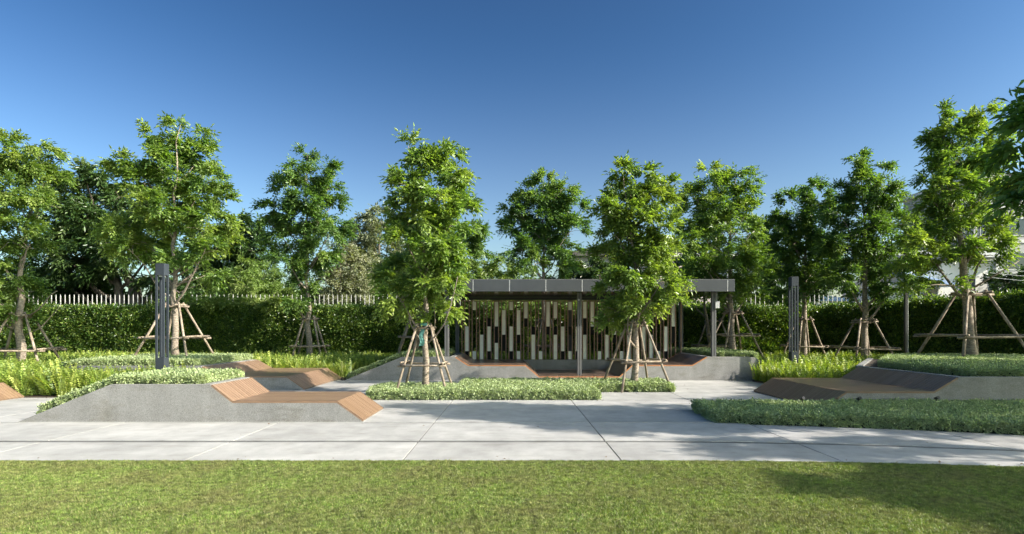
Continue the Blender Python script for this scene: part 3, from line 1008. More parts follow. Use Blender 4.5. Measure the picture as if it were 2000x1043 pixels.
# ------------------------------------------------------------------ hedge, wall, fence
def hedge_run(pts, z_tops, depth, parent):
    """leaf clumps over front and top of a clipped hedge whose front runs through pts"""
    P, RT, SC, VR = [], [], [], []
    for i in range(len(pts) - 1):
        a, b = Vector(pts[i]), Vector(pts[i + 1]); ln = (b - a).length; d = (b - a) / ln; nrm = Vector((d.y, -d.x))
        m = int(ln / .115)
        for k in range(m):
            t = (k + random.random()) / m; zt = z_tops[i] * (1 - t) + z_tops[i + 1] * t
            z = 0.05
            while z < zt:
                zz = z + random.uniform(-.06, .06)
                p = a + d * (ln * t)
                off = .22 * noise.noise(Vector((p.x * .8, zz * 1.0, 3))) + .13 * noise.noise(Vector((p.x * 2.7, zz * 2.7, 7))) - (.1 if zz > zt - .15 else 0)
                q = p + nrm * off
                if random.random() < .93:
                    P.append((q.x, q.y, zz)); RT.append(tuple(random.uniform(0, 6.3) for _ in range(3))); SC.append(random.uniform(.75, 1.2)); VR.append(random.randrange(4))
                z += .12
            y = .06
            while y < depth:
                p = a + d * (ln * t) - nrm * (y + random.uniform(-.05, .05))
                P.append((p.x, p.y, zt + .07 * noise.noise(Vector((p.x * 1.5, p.y * 2, 1))) + .05 * noise.noise(Vector((p.x * 5, p.y * 5, 4))) + (random.random() ** 5) * .16))
                RT.append(tuple(random.uniform(0, 6.3) for _ in range(3))); SC.append(random.uniform(.7, 1.15)); VR.append(random.randrange(4))
                y += .14
    scatter('foliage', SRC['hedge'], P, RT, SC, VR, [M['hedge']], parent, kind='stuff')
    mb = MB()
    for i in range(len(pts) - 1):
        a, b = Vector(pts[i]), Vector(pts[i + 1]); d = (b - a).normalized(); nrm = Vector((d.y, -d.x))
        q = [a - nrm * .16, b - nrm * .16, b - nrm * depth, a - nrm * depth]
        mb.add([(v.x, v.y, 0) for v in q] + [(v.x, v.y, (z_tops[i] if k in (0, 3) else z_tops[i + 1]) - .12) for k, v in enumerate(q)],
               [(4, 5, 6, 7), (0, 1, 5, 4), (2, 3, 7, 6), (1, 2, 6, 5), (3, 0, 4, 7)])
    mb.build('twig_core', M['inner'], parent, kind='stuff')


h1 = empty('hedge', (0, 24, 0), label='long dark clipped hedge running behind the pavilion and left ferns', cat='hedge')
hedge_run([(-24, 23.7), (-8, 23.7), (12.5, 23.7)], [2.2, 2.25, 2.2], 1.0, h1)
h2 = empty('hedge', (15, 22, 0), label='sun topped hedge angling forward at the far right behind the slim black post', cat='hedge')
hedge_run([(12.4, 23.7), (15.2, 21.2), (20, 17.0)], [2.25, 2.45, 2.6], 1.1, h2)
for h in (h1, h2): loc_children(h)

bw = MB().box(-30, 13.2, 25.05, 25.25, -.05, 2.12).build('boundary_wall', M['plain'], label='low grey boundary wall carrying the railing behind the hedge', cat='wall')
fe = empty('railing_fence', (-7, 25.15, 2.12), label='pale spiked metal railing showing over the hedge', cat='fence')
bar = MB().box(-.012, .012, -.012, .012, .02, .80).add([(-.012, -.012, .8), (.012, -.012, .8), (.012, .012, .8), (-.012, .012, .8), (0, 0, .88)], [(0, 1, 4), (1, 2, 4), (2, 3, 4), (3, 0, 4)]).mesh('bar', M['fence'])
mb = MB()
arc = [(.194 / 2 - .075 * math.cos(t * math.pi / 6), 0, .30 + .10 * math.sin(t * math.pi / 6)) for t in range(7)]
mb.tube([(arc[0][0], 0, .06)] + arc + [(arc[-1][0], 0, .06)], [.010] * 9, 4)
arch = mb.mesh('arch', M['fence'])
for i in range(190):
    x = -22 + i * .194 + 7
    o = bpy.data.objects.new('bar', bar); o.location = (x, 0, 0); link(o, fe)
    o = bpy.data.objects.new('arch', arch); o.location = (x, 0, 0); link(o, fe)
for z in (.05, .24):
    MB().box(-15.2, 22.2, -.02, .02, z, z + .035).build('rail', M['fence'], fe)


# ------------------------------------------------------------------ trees
def tree(name, label, base, lobes_px, Y, r0, n, mat='leaf', bark='bark', leafL=.10, leafW=.042, pairs=4, spray=.28, young=.25, cat='tree', group=None,
         spread=.35, depth=.85, droop=.35, extra=(), lean=None, lobes=None, nlimb=16, seed=0):
    e = empty(name, base, label=label, cat=cat, group=group)
    lb = lobes if lobes is not None else px_lobes(lobes_px, Y, depth, spread)
    mb = MB()
    limb_tree(mb, base, lb, r0, lean=lean, nlimb=nlimb)
    for pl, r in extra:
        pts = [PX(*q) for q in pl]
        mb.tube(pts, [r * (1 - .7 * i / (len(pts) - 1)) for i in range(len(pts))], 6)
    t = mb.build('trunk', M[bark], e, smooth=True)
    c = crown('crown', lb, n, e, M[mat], leafL, leafW, pairs, spray, young, droop, seed)
    loc_children(e)
    return e


def support(base, feet, top, hr, hu, label, ring=None, rot=0.0, r=.034, cloth=False):
    """four leaning timber stakes tied by a lower and an upper square of rails round a trunk"""
    e = empty('tree_stake_frame', base, label=label, cat='tree support', group='timber stake frames round the young trees')
    e.rotation_euler = (0, 0, rot)
    ring = ring or feet * .82
    A = [(-1, -1), (1, -1), (1, 1), (-1, 1)]
    for sx, sy in A:
        j = [random.uniform(-.03, .03) for _ in range(6)]
        f0 = feet / 1.0; 
        p0 = Vector((sx * f0 + j[0], sy * f0 + j[1], -.08)); p1 = Vector((sx * top * .75 + j[2], sy * top * .75 + j[3], hu + .12))
        mid = p0.lerp(p1, .5) + Vector((j[4], j[5], 0)) * .6
        MB().tube([p0, mid, p1], [r * 1.05, r, r * .9], 8, wob=.12).build('stake', M['pole'], e, smooth=True)
    for hz, half, nm in ((hr, ring, 'lower_rail'), (hu, top, 'upper_rail')):
        for k in range(4):
            a, b = A[k], A[(k + 1) % 4]
            s = 1.0; ov = 1.16 if nm == 'lower_rail' else 1.55
            lvl = hz + (.045 if k % 2 else 0) + random.uniform(-.015, .015)
            w = half * (1 - 0) * (.93 if nm == 'lower_rail' else .62) + r
            d = Vector((b[0] - a[0], b[1] - a[1], 0)) / 2
            c = Vector(((a[0] + b[0]) / 2 * w, (a[1] + b[1]) / 2 * w, lvl))
            p0 = c - d * half * ov; p1 = c + d * half * ov
            m = (p0 + p1) / 2 + Vector((0, 0, random.uniform(-.012, .012)))
            MB().tube([p0 + Vector((0, 0, random.uniform(-.02, .02))), m, p1 + Vector((0, 0, random.uniform(-.02, .02)))], [r * .85, r * .8, r * .72], 7, wob=.15).build('rail', M['pole'], e, smooth=True)
    for sx, sy in A:
        for hz, half in ((hr, ring), (hu, top * .7)):
            c = Vector((sx * (half * .95), sy * (half * .95), hz + .02))
            pts = [c + Vector((math.cos(t) * (r * 1.6), math.sin(t) * (r * 1.6), .02 * math.sin(3 * t))) for t in [q * math.pi / 4 for q in range(9)]]
            MB().tube(pts, [.012] * 9, 5).build('tie', M['rope'], e)
    if cloth:
        mb = MB(); n = 7
        vs = [];
        for i in range(n):
            for k in range(3):
                vs.append((-.10 + k * .05 + .02 * math.sin(i * 1.7), -.13 + .02 * math.sin(i + k), hu + .02 - i * .07))
        fs = [(i * 3 + k, i * 3 + k + 1, (i + 1) * 3 + k + 1, (i + 1) * 3 + k) for i in range(n - 1) for k in range(2)]
        mb.add(vs, fs).box(-.08, .08, -.17, -.155, hu + .06, hu + .12)
        mb.build('netting', M['cloth'], e, label='torn teal netting caught on the frame')
    return e


G1 = 'young staked shade trees'
# front tree by the pavilion, left of centre
tree('shade_tree', 'tall bright green staked tree in front of the left end of the pavilion', (-2.0, 13.6, 0),
     [(795, 280, 14, 16), (812, 300, 20, 16), (850, 288, 26, 20), (885, 300, 16, 16), (838, 325, 42, 28), (890, 345, 34, 26), (912, 365, 22, 20), (800, 365, 40, 34), (855, 385, 50, 32), (785, 410, 30, 26),
      (905, 395, 26, 18), (825, 430, 52, 32), (880, 440, 32, 24), (790, 465, 32, 28), (850, 480, 50, 30), (800, 515, 46, 30), (868, 515, 40, 26), (760, 540, 26, 24), (835, 555, 58, 28), (882, 548, 22, 18), (775, 575, 32, 26),
      (868, 606, 24, 16), (815, 600, 34, 20), (765, 600, 16, 14), (845, 625, 18, 10)], 13.6, .088, 31000, leafL=.115, leafW=.048, young=.42, group=G1, seed=1,
     extra=(([(838, 668, 13.4), (852, 655, 13.2), (868, 632, 13.0), (880, 598, 12.85), (889, 562, 12.7), (894, 540, 12.65)], .020),
            ([(886, 572, 12.74), (896, 577, 12.7), (901, 572, 12.7)], .008),
            ([(826, 668, 13.6), (812, 652, 13.55), (802, 632, 13.5), (796, 600, 13.5)], .024),
            ([(842, 665, 13.7), (850, 630, 13.7), (848, 590, 13.7)], .022)))
support((-2.0, 13.5, 0), .62, .16, .70, 1.52, 'timber stake frame with teal netting round the front tree left of centre', ring=.46, r=.028, cloth=True)
# front tree right of centre
tree('shade_tree', 'green staked tree in front of the pavilion, its lowest leaves hiding the roof edge', (3.08, 14.8, 0),
     [(1215, 335, 20, 15), (1262, 342, 18, 15), (1300, 362, 16, 14), (1235, 365, 36, 26), (1280, 388, 32, 26), (1200, 398, 30, 26), (1182, 420, 18, 18), (1245, 428, 46, 30), (1295, 440, 26, 24), (1208, 455, 38, 28),
      (1260, 488, 50, 30), (1195, 500, 32, 26), (1303, 500, 26, 26), (1238, 530, 56, 28), (1290, 550, 36, 26), (1322, 540, 14, 14), (1200, 560, 26, 20), (1258, 585, 46, 22), (1205, 608, 30, 18), (1192, 628, 16, 12), (1245, 615, 30, 12), (1310, 580, 18, 14)],
     14.8, .096, 29000, leafL=.118, leafW=.050, young=.40, group=G1, seed=2, lean=.05,
     extra=(([(1242, 680, 14.7), (1230, 665, 14.6), (1226, 640, 14.6), (1228, 600, 14.6), (1232, 560, 14.6)], .03),))
support((3.1, 14.75, 0), .68, .17, .70, 1.62, 'timber stake frame round the tree in front of the middle of the pavilion', ring=.52, rot=.22, r=0.030)
# left planter tree
tree('shade_tree', 'broad staked tree with yellow green low branches behind the left lamp post', (-9.72, 17.0, .57),
     [(350, 240, 18, 14), (305, 262, 24, 16), (388, 262, 16, 16), (345, 285, 42, 28), (392, 305, 34, 28), (300, 305, 32, 24), (238, 315, 26, 14), (262, 325, 34, 20), (340, 345, 56, 32), (415, 350, 34, 28), (275, 352, 42, 24),
      (370, 395, 56, 32), (300, 400, 42, 24), (432, 385, 22, 20), (345, 440, 46, 26), (255, 440, 36, 24), (222, 448, 30, 18), (410, 435, 46, 28), (290, 475, 36, 24), (250, 485, 34, 22), (440, 465, 28, 22), (400, 490, 34, 22), (350, 480, 30, 20), (418, 540, 24, 12), (330, 505, 26, 14)],
     17.0, .112, 37000, leafL=.12, leafW=.052, young=.40, group=G1, seed=3, spray=.30,
     extra=(([(346, 540, 17), (375, 520, 16.9), (392, 505, 16.8), (398, 495, 16.8)], .03), ([(346, 555, 17), (375, 548, 16.9), (400, 538, 16.8)], .024), ([(344, 540, 17), (322, 530, 17), (300, 520, 17)], .03)))
support((-9.72, 17.0, .57), .83, .2, .68, 1.58, 'timber stake frame in the planter behind the left lamp post', ring=.62, r=0.034)
# far left tree
tree('shade_tree', 'staked tree cut by the left edge of the photo, low leafy branches over the ferns', (-15.0, 18.0, 0),
     [(20, 285, 42, 20), (72, 282, 36, 14), (108, 296, 22, 14), (40, 325, 62, 28), (-30, 320, 60, 34), (92, 345, 40, 24), (30, 375, 70, 30), (-30, 410, 60, 40), (80, 400, 36, 28), (28, 435, 60, 28), (60, 475, 38, 24), (-10, 500, 46, 30),
      (20, 545, 48, 28), (55, 572, 38, 20), (-15, 585, 56, 28), (12, 600, 44, 20), (40, 612, 34, 14), (-10, 625, 36, 14)], 18, .15, 40000, leafL=.105, leafW=.046, young=.3, group=G1, seed=4,
     extra=(([(55, 620, 17.9), (80, 600, 17.8), (100, 575, 17.7), (112, 568, 17.7)], .03), ([(50, 655, 17.9), (80, 640, 17.8), (105, 612, 17.7), (116, 600, 17.7)], .022)))
support((-15.0, 18.0, 0), .95, .22, .85, 1.9, 'timber stake frame at the left edge of the photo standing in ferns', ring=.78, rot=.3, r=0.037)
# tree behind the middle lounger
tree('shade_tree', 'slender staked tree behind the dappled lounger, before the hedge', (-7.55, 22, 0),
     [(600, 300, 18, 14), (570, 322, 20, 13), (636, 322, 18, 14), (600, 342, 42, 22), (558, 362, 30, 18), (642, 368, 26, 22), (600, 390, 56, 26), (535, 408, 30, 20), (655, 398, 18, 18), (595, 430, 60, 28), (525, 432, 26, 18), (650, 445, 34, 22),
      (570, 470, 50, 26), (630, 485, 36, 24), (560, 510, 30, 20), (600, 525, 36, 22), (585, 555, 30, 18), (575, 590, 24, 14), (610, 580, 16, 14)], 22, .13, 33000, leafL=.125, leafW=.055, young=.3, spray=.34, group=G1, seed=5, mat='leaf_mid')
support((-7.55, 22, 0), .66, .2, .85, 1.88, 'timber stake frame in ferns behind the dappled lounger', ring=.55, rot=.15, r=0.037)
# behind front tree
tree('shade_tree', 'staked tree mostly hidden behind the bright front tree left of centre', (-3.4, 20.6, .6),
     [(905, 400, 24, 20), (925, 440, 26, 22), (900, 470, 40, 28), (860, 450, 50, 36), (935, 480, 20, 16), (830, 500, 56, 34), (790, 520, 40, 30), (890, 520, 40, 24), (810, 560, 44, 26), (860, 560, 40, 20)], 20.6, .12, 22000, leafL=.12, leafW=.052, young=.2, spray=.32, group=G1, seed=6, mat='leaf_mid')
support((-3.4, 20.6, .6), .6, .18, .62, 1.3, 'timber stake frame in the planter left of the pavilion, behind the front one', ring=.5, rot=.2, r=0.033)
# behind the screen
tree('shade_tree', 'round crowned tree rising behind the pavilion roof against the open sky', (1.2, 22, 0),
     [(1062, 350, 22, 14), (1022, 372, 20, 16), (1100, 368, 24, 16), (1060, 385, 46, 24), (1000, 398, 22, 20), (1118, 405, 24, 20), (1060, 425, 56, 28), (1005, 440, 28, 24), (1120, 445, 26, 22), (1060, 465, 48, 24), (1018, 485, 32, 20),
      (1103, 482, 32, 18), (1040, 508, 30, 16), (1092, 518, 26, 14)], 22, .12, 33000, leafL=.12, leafW=.052, young=.2, spray=.33, group=G1, seed=7, mat='leaf_mid')
support((1.2, 22, 0), .66, .2, .85, 1.8, 'timber stake frame seen through the pavilion screen', ring=.55, rot=.3, r=0.037)
# right of the pavilion
tree('shade_tree', 'dense staked tree just beyond the right end of the pavilion roof', (7.5, 20, .6),
     [(1385, 335, 22, 14), (1440, 335, 22, 14), (1466, 348, 14, 12), (1400, 362, 46, 26), (1450, 370, 32, 24), (1348, 378, 22, 20), (1400, 405, 56, 30), (1462, 408, 28, 24), (1342, 425, 26, 28), (1410, 450, 62, 32), (1472, 450, 22, 22), (1350, 470, 34, 26),
      (1420, 500, 58, 28), (1370, 515, 40, 24), (1470, 500, 28, 22), (1430, 540, 52, 24), (1380, 555, 30, 20), (1468, 565, 28, 18), (1412, 575, 40, 16), (1500, 520, 14, 12)], 20, .13, 39000, leafL=.115, leafW=.05, young=.38, spray=.31, group=G1, seed=8)
support((7.5, 20, .6), .72, .2, .68, 1.45, 'timber stake frame in the round ended planter right of the pavilion', ring=.58, rot=.12, r=0.033)
tree('shade_tree', 'thin tree in the shade behind the right pavilion column', (7.75, 22.6, 0),
     [(1375, 500, 40, 30), (1345, 530, 38, 28), (1395, 560, 36, 20), (1330, 560, 26, 20)], 22.6, .12, 12000, leafL=.12, leafW=.052, young=.1, spray=.33, group=G1, seed=9, mat='leaf_mid')
support((7.75, 22.6, 0), .66, .2, .85, 1.8, 'low dark timber stake frame behind the right pavilion column', ring=.55, rot=.4, r=0.033)
# behind right lamp
tree('shade_tree', 'shaded staked tree directly behind the right lamp post', (10.9, 22, 0),
     [(1588, 362, 22, 14), (1540, 388, 18, 14), (1600, 395, 36, 24), (1550, 425, 36, 24), (1520, 438, 18, 18), (1602, 445, 40, 28), (1545, 475, 42, 28), (1600, 500, 42, 28), (1540, 525, 40, 26), (1592, 550, 38, 22), (1535, 575, 30, 16)],
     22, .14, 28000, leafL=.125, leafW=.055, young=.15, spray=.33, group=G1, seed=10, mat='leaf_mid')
support((10.9, 22, 0), .66, .2, .85, 1.85, 'dark timber stake frame half hidden behind the right lamp post', ring=.55, rot=.1, r=0.033)
tree('shade_tree', 'wide dark staked tree between the right lamp post and the slim black post', (11.95, 20, 0),
     [(1677, 308, 16, 12), (1672, 335, 24, 18), (1720, 332, 20, 14), (1670, 358, 34, 22), (1720, 362, 34, 22), (1640, 375, 26, 18), (1685, 395, 56, 28), (1745, 385, 28, 20), (1635, 415, 32, 26), (1742, 425, 42, 26), (1690, 445, 58, 28), (1775, 430, 18, 18),
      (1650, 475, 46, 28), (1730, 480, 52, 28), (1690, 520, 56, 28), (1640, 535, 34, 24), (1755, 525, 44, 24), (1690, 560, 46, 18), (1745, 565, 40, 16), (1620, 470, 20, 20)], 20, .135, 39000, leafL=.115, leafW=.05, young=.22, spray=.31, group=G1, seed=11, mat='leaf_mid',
     extra=(([(1690, 612, 20), (1705, 600, 19.9), (1722, 592, 19.8)], .03), ([(1684, 608, 20), (1676, 592, 19.9), (1670, 575, 19.9)], .03)))
support((11.95, 20, 0), .85, .24, .85, 1.75, 'timber stake frame between the right lamp post and the slim black post', ring=.7, rot=.05, r=0.034)
tree('shade_tree', 'tall airy backlit tree in the right planter, in front of the white house', (13.26, 17, .55),
     [(1835, 222, 20, 14), (1870, 232, 28, 16), (1912, 222, 30, 18), (1860, 262, 42, 22), (1922, 268, 40, 24), (1835, 285, 26, 18), (1872, 310, 58, 24), (1932, 320, 38, 26), (1822, 340, 26, 18), (1850, 365, 52, 24), (1925, 372, 46, 24), (1825, 395, 30, 16), (1880, 415, 58, 20),
      (1830, 448, 44, 18), (1930, 438, 42, 20), (1795, 468, 32, 14), (1870, 482, 54, 16), (1925, 498, 36, 14), (1822, 506, 44, 12), (1765, 518, 30, 8), (1835, 548, 36, 6), (1775, 552, 24, 6), (1955, 470, 26, 16)],
     17, .17, 33000, leafL=.125, leafW=.052, spread=.18, young=.42, spray=.32, group=G1, seed=12,
     extra=(([(1900, 565, 17.0), (1870, 558, 16.9), (1830, 556, 16.7), (1790, 560, 16.6)], .032), ([(1905, 560, 17.0), (1930, 545, 16.9), (1965, 525, 16.8), (1990, 510, 16.7)], .035)))
support((13.26, 17, .55), 1.04, .30, .74, 1.95, 'large weathered timber stake frame in the right planter', ring=.92, r=0.041)

# big leaved tree at the right edge and the row of trees beyond the frame that shades this side
def mlobes(lst): return [tuple(l) for l in lst]
tree('broadleaf_tree', 'large leaved tree hanging into the right edge of the photo', (9.6, 7.9, 0), None, 7.9, .13, 13500, mat='leaf_big', leafL=.17, leafW=.062, pairs=3, spray=.34, young=.25, droop=.8, seed=13,
     lobes=[(7.35, 7.95, 4.35, .5, .7, .42), (7.3, 8.0, 3.6, .52, .7, .42), (7.45, 7.9, 3.0, .45, .6, .28), (7.5, 8, 4.8, .45, .6, .4), (7.75, 8.0, 5.25, .5, .5, .35), (8.5, 7.8, 4.2, .9, .9, .9), (8.7, 8.1, 5.4, .9, .9, .8), (9.6, 7.6, 4.6, 1.1, 1.0, .9)], group='large leaved trees on the right')
tree('broadleaf_tree', 'off camera tree at the right that shades the middle of the paving', (11.4, 7.1, 0), None, 7.1, .18, 34000, mat='leaf_mid', leafL=.15, leafW=.065, pairs=3, spray=.34, young=.1, seed=14,
     lobes=[(9.6, 7.4, 6.1, 1.1, 1.0, .8), (10.6, 7.0, 7.3, 1.1, .9, .7), (11.2, 7.0, 6.0, 1.1, 1.0, .8), (11.7, 6.8, 7.9, .9, .8, .55), (10.4, 8.2, 5.0, .9, .7, .6), (12.2, 6.8, 6.7, .9, .8, .6), (9.3, 6.6, 5.0, .9, .8, .6)], group='large leaved trees on the right')
for i, (bx_, by_, lb, lab) in enumerate((
    (12.5, 2.3, [(11.8, 1.9, 4.5, .8, .7, .6), (12.4, 2.4, 5.1, .9, .7, .6), (13.3, 2.9, 5.0, .9, .8, .7), (12.2, 3.3, 4.9, .7, .5, .4), (11.6, 2.9, 5.2, .7, .35, .3)], 'off camera tree at the right that throws dappled shade on the lawn'),
    (11.9, 4.6, [(10.9, 4.3, 5.1, .6, .4, .3), (11.8, 4.7, 5.5, .8, .45, .35), (12.8, 4.8, 5.2, .8, .45, .4)], 'off camera tree at the right that shades the front row of paving'),
    (15.4, 7.3, [(13.6, 6.6, 4.9, 1.2, 1.0, 1.0), (15.0, 6.9, 5.6, 1.3, 1.2, 1.1), (14.4, 8.2, 5.0, 1.3, 1.2, 1.1), (16.4, 7.8, 5.2, 1.3, 1.2, 1.2), (16.2, 6.6, 4.4, 1.1, 1.0, 1.0), (15.4, 8.6, 6.4, 1.1, 1.0, .9), (17.4, 7.6, 6.4, 1.1, 1.0, .9)], 'off camera tree at the right that shades the blue green bed'),
    (17.2, 10.4, [(15.0, 9.8, 5.0, 1.2, 1.1, 1.0), (16.4, 10.4, 5.8, 1.3, 1.2, 1.1), (17.8, 10.8, 5.2, 1.3, 1.2, 1.2), (16.6, 9.2, 4.4, 1.2, 1.1, 1.0), (17.6, 9.4, 6.4, 1.2, 1.0, 1.0), (19.0, 10.4, 6.6, 1.1, 1.0, .9)], 'off camera tree at the right that shades the dark lounger'),
    (21.0, 17.2, [(19.4, 16.4, 3.8, 1.1, 1.0, .9), (18.6, 15.2, 3.9, 1.2, 1.1, 1.1), (20.2, 14.6, 4.9, 1.3, 1.2, 1.2), (19.2, 13.6, 4.2, 1.2, 1.1, 1.1), (21.4, 15.4, 6.4, 1.2, 1.2, 1.1), (20.6, 17.2, 4.8, 1.3, 1.2, 1.1), (22, 17.6, 4.6, 1.2, 1.2, 1.1), (21, 16.4, 6.0, 1.1, 1.0, 1.0), (23.4, 17.4, 5.6, 1.2, 1.1, 1.0)], 'off camera tree beyond the far right hedge end'))):
    tree('broadleaf_tree', lab, (bx_, by_, 0), None, by_, .16, (22000, 6000, 22000, 22000, 24000)[i], mat='leaf_mid', leafL=.15, leafW=.065, pairs=3, spray=.34, young=.1, seed=20 + i, lobes=lb, group='large leaved trees on the right')

us = empty('understorey', (0, 29.5, 0), label='dark undergrowth filling the gaps beyond the railing fence', cat='undergrowth')
P, RT, SC, VR = [], [], [], []
for i in range(15000):
    x = random.uniform(-26, 16); d = random.random()
    h = 3.3 + 1.0 * noise.noise(Vector((x * .35, 0, 5))) + .5 * noise.noise(Vector((x * 1.3, 0, 2)))
    if x > 8: h -= .7
    z = random.uniform(1.6, max(1.7, h * (1 - .25 * d * d)))
    P.append((x, 28.8 + d * 1.6, z)); RT.append(tuple(random.uniform(0, 6.3) for _ in range(3))); SC.append(random.uniform(1.1, 2.2)); VR.append(random.randrange(4))
scatter('foliage', SRC['hedge'], P, RT, SC, VR, [M['hedge']], us, kind='stuff')
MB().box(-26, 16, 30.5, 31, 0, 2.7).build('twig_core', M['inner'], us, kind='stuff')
loc_children(us)

# ---- vegetation beyond the fence
GB = 'trees and bushes beyond the railing fence'
tree('mango_tree', 'big dark glossy tree with a thick forked trunk behind the railing at the left', (-18.0, 28.2, 0),
     [(165, 335, 34, 18), (205, 345, 34, 20), (130, 375, 40, 26), (185, 385, 60, 32), (250, 380, 44, 28), (110, 420, 52, 32), (170, 435, 66, 34), (240, 430, 56, 32), (300, 420, 40, 34), (90, 470, 56, 34), (160, 490, 70, 34), (235, 480, 56, 32), (310, 480, 50, 34),
      (80, 525, 56, 30), (150, 535, 66, 26), (215, 530, 40, 24), (320, 535, 50, 30), (130, 565, 60, 18), (50, 560, 50, 20), (355, 570, 50, 24)], 28.2, .34, 42000, mat='leaf_dark', bark='bark_dark', leafL=.24, leafW=.085, pairs=3, spray=.42, young=.22, droop=.9, group=GB, seed=30, spread=.3,
     extra=(([(262, 640, 28), (264, 580, 28), (262, 560, 27.9), (245, 535, 27.8), (238, 510, 27.7), (225, 480, 27.6)], .36), ([(264, 565, 28), (280, 548, 27.9), (300, 540, 27.8), (322, 530, 27.8)], .14)))
tree('broadleaf_tree', 'dark round tree filling the gap right of the left lamp post', (-13.5, 30, 0),
     [(455, 435, 26, 16), (480, 460, 36, 24), (430, 470, 36, 24), (500, 490, 34, 26), (450, 510, 50, 28), (395, 530, 40, 28), (500, 540, 40, 30), (420, 570, 60, 26)], 30, .25, 20000, mat='leaf_dark', bark='bark_dark', leafL=.24, leafW=.09, pairs=3, spray=.4, young=.15, droop=.7, group=GB, seed=31)
tree('bamboo_bush', 'pale feathery bush over the railing between the two left trees', (-12.3, 26.8, 0),
     [(470, 525, 34, 20), (520, 535, 32, 20), (440, 550, 34, 24), (495, 560, 44, 26), (550, 575, 34, 26), (450, 585, 50, 22), (520, 595, 56, 20), (395, 590, 44, 18), (575, 600, 34, 16)], 26.8, .1, 30000, mat='leaf_bamboo', leafL=.14, leafW=.032, pairs=4, spray=.3, young=.35, droop=.9, cat='bush', group=GB, seed=32)
tree('grey_leaf_shrub', 'silvery grey green shrub with bare twigs behind the railing', (-8.1, 27.2, 0),
     [(665, 490, 30, 18), (640, 520, 28, 22), (690, 520, 36, 24), (650, 550, 36, 24), (700, 555, 36, 26), (625, 575, 26, 20), (670, 585, 44, 20)], 27.2, .12, 20000, mat='leaf_pale', leafL=.12, leafW=.05, pairs=3, spray=.3, young=.3, droop=.5, cat='shrub', group=GB, seed=33)
tree('broadleaf_tree', 'grey green tree with a ragged top left of the bright front tree', (-7.6, 32, 0),
     [(715, 430, 24, 16), (745, 422, 24, 16), (700, 460, 32, 24), (740, 455, 36, 26), (695, 500, 36, 26), (745, 500, 44, 34), (715, 545, 50, 34), (765, 550, 40, 34), (740, 585, 60, 22), (800, 520, 50, 40)], 32, .25, 22000, mat='leaf_pale', bark='bark_dark', leafL=.2, leafW=.08, pairs=3, spray=.4, young=.05, droop=.6, group=GB, seed=34)
tree('olive_bush', 'yellowish olive bush showing above the pavilion roof left of the round tree', (-1.2, 30, 0),
     [(945, 515, 30, 16), (985, 520, 30, 16), (920, 535, 34, 20), (965, 545, 44, 22), (1010, 545, 26, 18), (940, 575, 60, 22), (1000, 580, 50, 20)], 30, .12, 16000, mat='leaf_bamboo', leafL=.16, leafW=.06, pairs=3, spray=.32, young=.3, cat='bush', group=GB, seed=35)
tree('broadleaf_tree', 'dark bushy tree before the grey house above the pavilion roof', (3.9, 30, 0),
     [(1150, 520, 28, 18), (1180, 505, 30, 20), (1125, 545, 30, 20), (1170, 550, 44, 26), (1130, 580, 56, 24), (1200, 585, 46, 24), (1080, 560, 36, 20), (1250, 560, 40, 30)], 30, .2, 18000, mat='leaf_dark', bark='bark_dark', leafL=.2, leafW=.08, pairs=3, spray=.36, young=.2, group=GB, seed=36)
tree('broadleaf_tree', 'dark tree filling the gap between the dense tree and the right lamp post', (13.2, 30, 0),
     [(1500, 450, 24, 18), (1490, 480, 26, 24), (1515, 510, 36, 30), (1480, 530, 30, 30), (1530, 550, 44, 28), (1480, 575, 40, 22), (1570, 570, 36, 20), (1610, 540, 40, 26)], 30, .2, 20000, mat='leaf_dark', bark='bark_dark', leafL=.2, leafW=.08, pairs=3, spray=.36, young=.15, group=GB, seed=37)
tree('creeper_bush', 'sunlit scrambling bush over the railing seen above the pavilion screen', (2.2, 24.85, 0),
     [(1000, 588, 34, 14), (1040, 594, 36, 14), (1090, 590, 40, 16), (1140, 596, 40, 14), (1190, 590, 40, 16), (960, 596, 34, 12), (1240, 596, 34, 14), (1290, 600, 34, 12), (1345, 600, 34, 12)], 24.85, .06, 24000, mat='leaf_bamboo', leafL=.13, leafW=.06, pairs=3, spray=.26, young=.45, cat='bush', group=GB, seed=38, nlimb=9)
tree('creeper_bush', 'sunlit scrambling bush over the railing right of the left lamp post', (-12.6, 24.85, 0),
     [(330, 596, 30, 12), (375, 590, 40, 14), (430, 592, 44, 15), (485, 594, 44, 14), (540, 596, 40, 14), (580, 600, 24, 10)], 24.85, .06, 18000, mat='leaf_bamboo', leafL=.11, leafW=.05, pairs=3, spray=.24, young=.4, cat='bush', group=GB, seed=39, nlimb=4)
tree('dark_bush', 'dark bush beyond the hedge at the right edge of the photo', (33, 36, 0),
     [(1960, 550, 30, 22), (2000, 548, 36, 26), (2040, 545, 36, 30), (1975, 580, 40, 22), (2030, 585, 40, 22)], 36, .12, 12000, mat='leaf_dark', leafL=.2, leafW=.09, pairs=3, spray=.36, young=.05, cat='bush', group=GB, seed=40)

# ------------------------------------------------------------------ houses behind
def window(parent, x0, x1, y, z0, z1, bars=1, side=None):
    f = MB().box(x0, x1, y - .07, y - .012, z0, z1).build('window', M['strip'], parent)
    n = bars + 1; w = (x1 - x0 - .1) / n
    for i in range(n):
        MB().box(x0 + .05 + i * w + .025, x0 + .05 + (i + 1) * w - .025, y - .085, y - .072, z0 + .08, z1 - .08).build('pane', M['glass'], f)

def WX(px, Y): return (px - 1000) * Y / F
def WZ(py, Y): return 1.5 - (py - HY) * Y / F

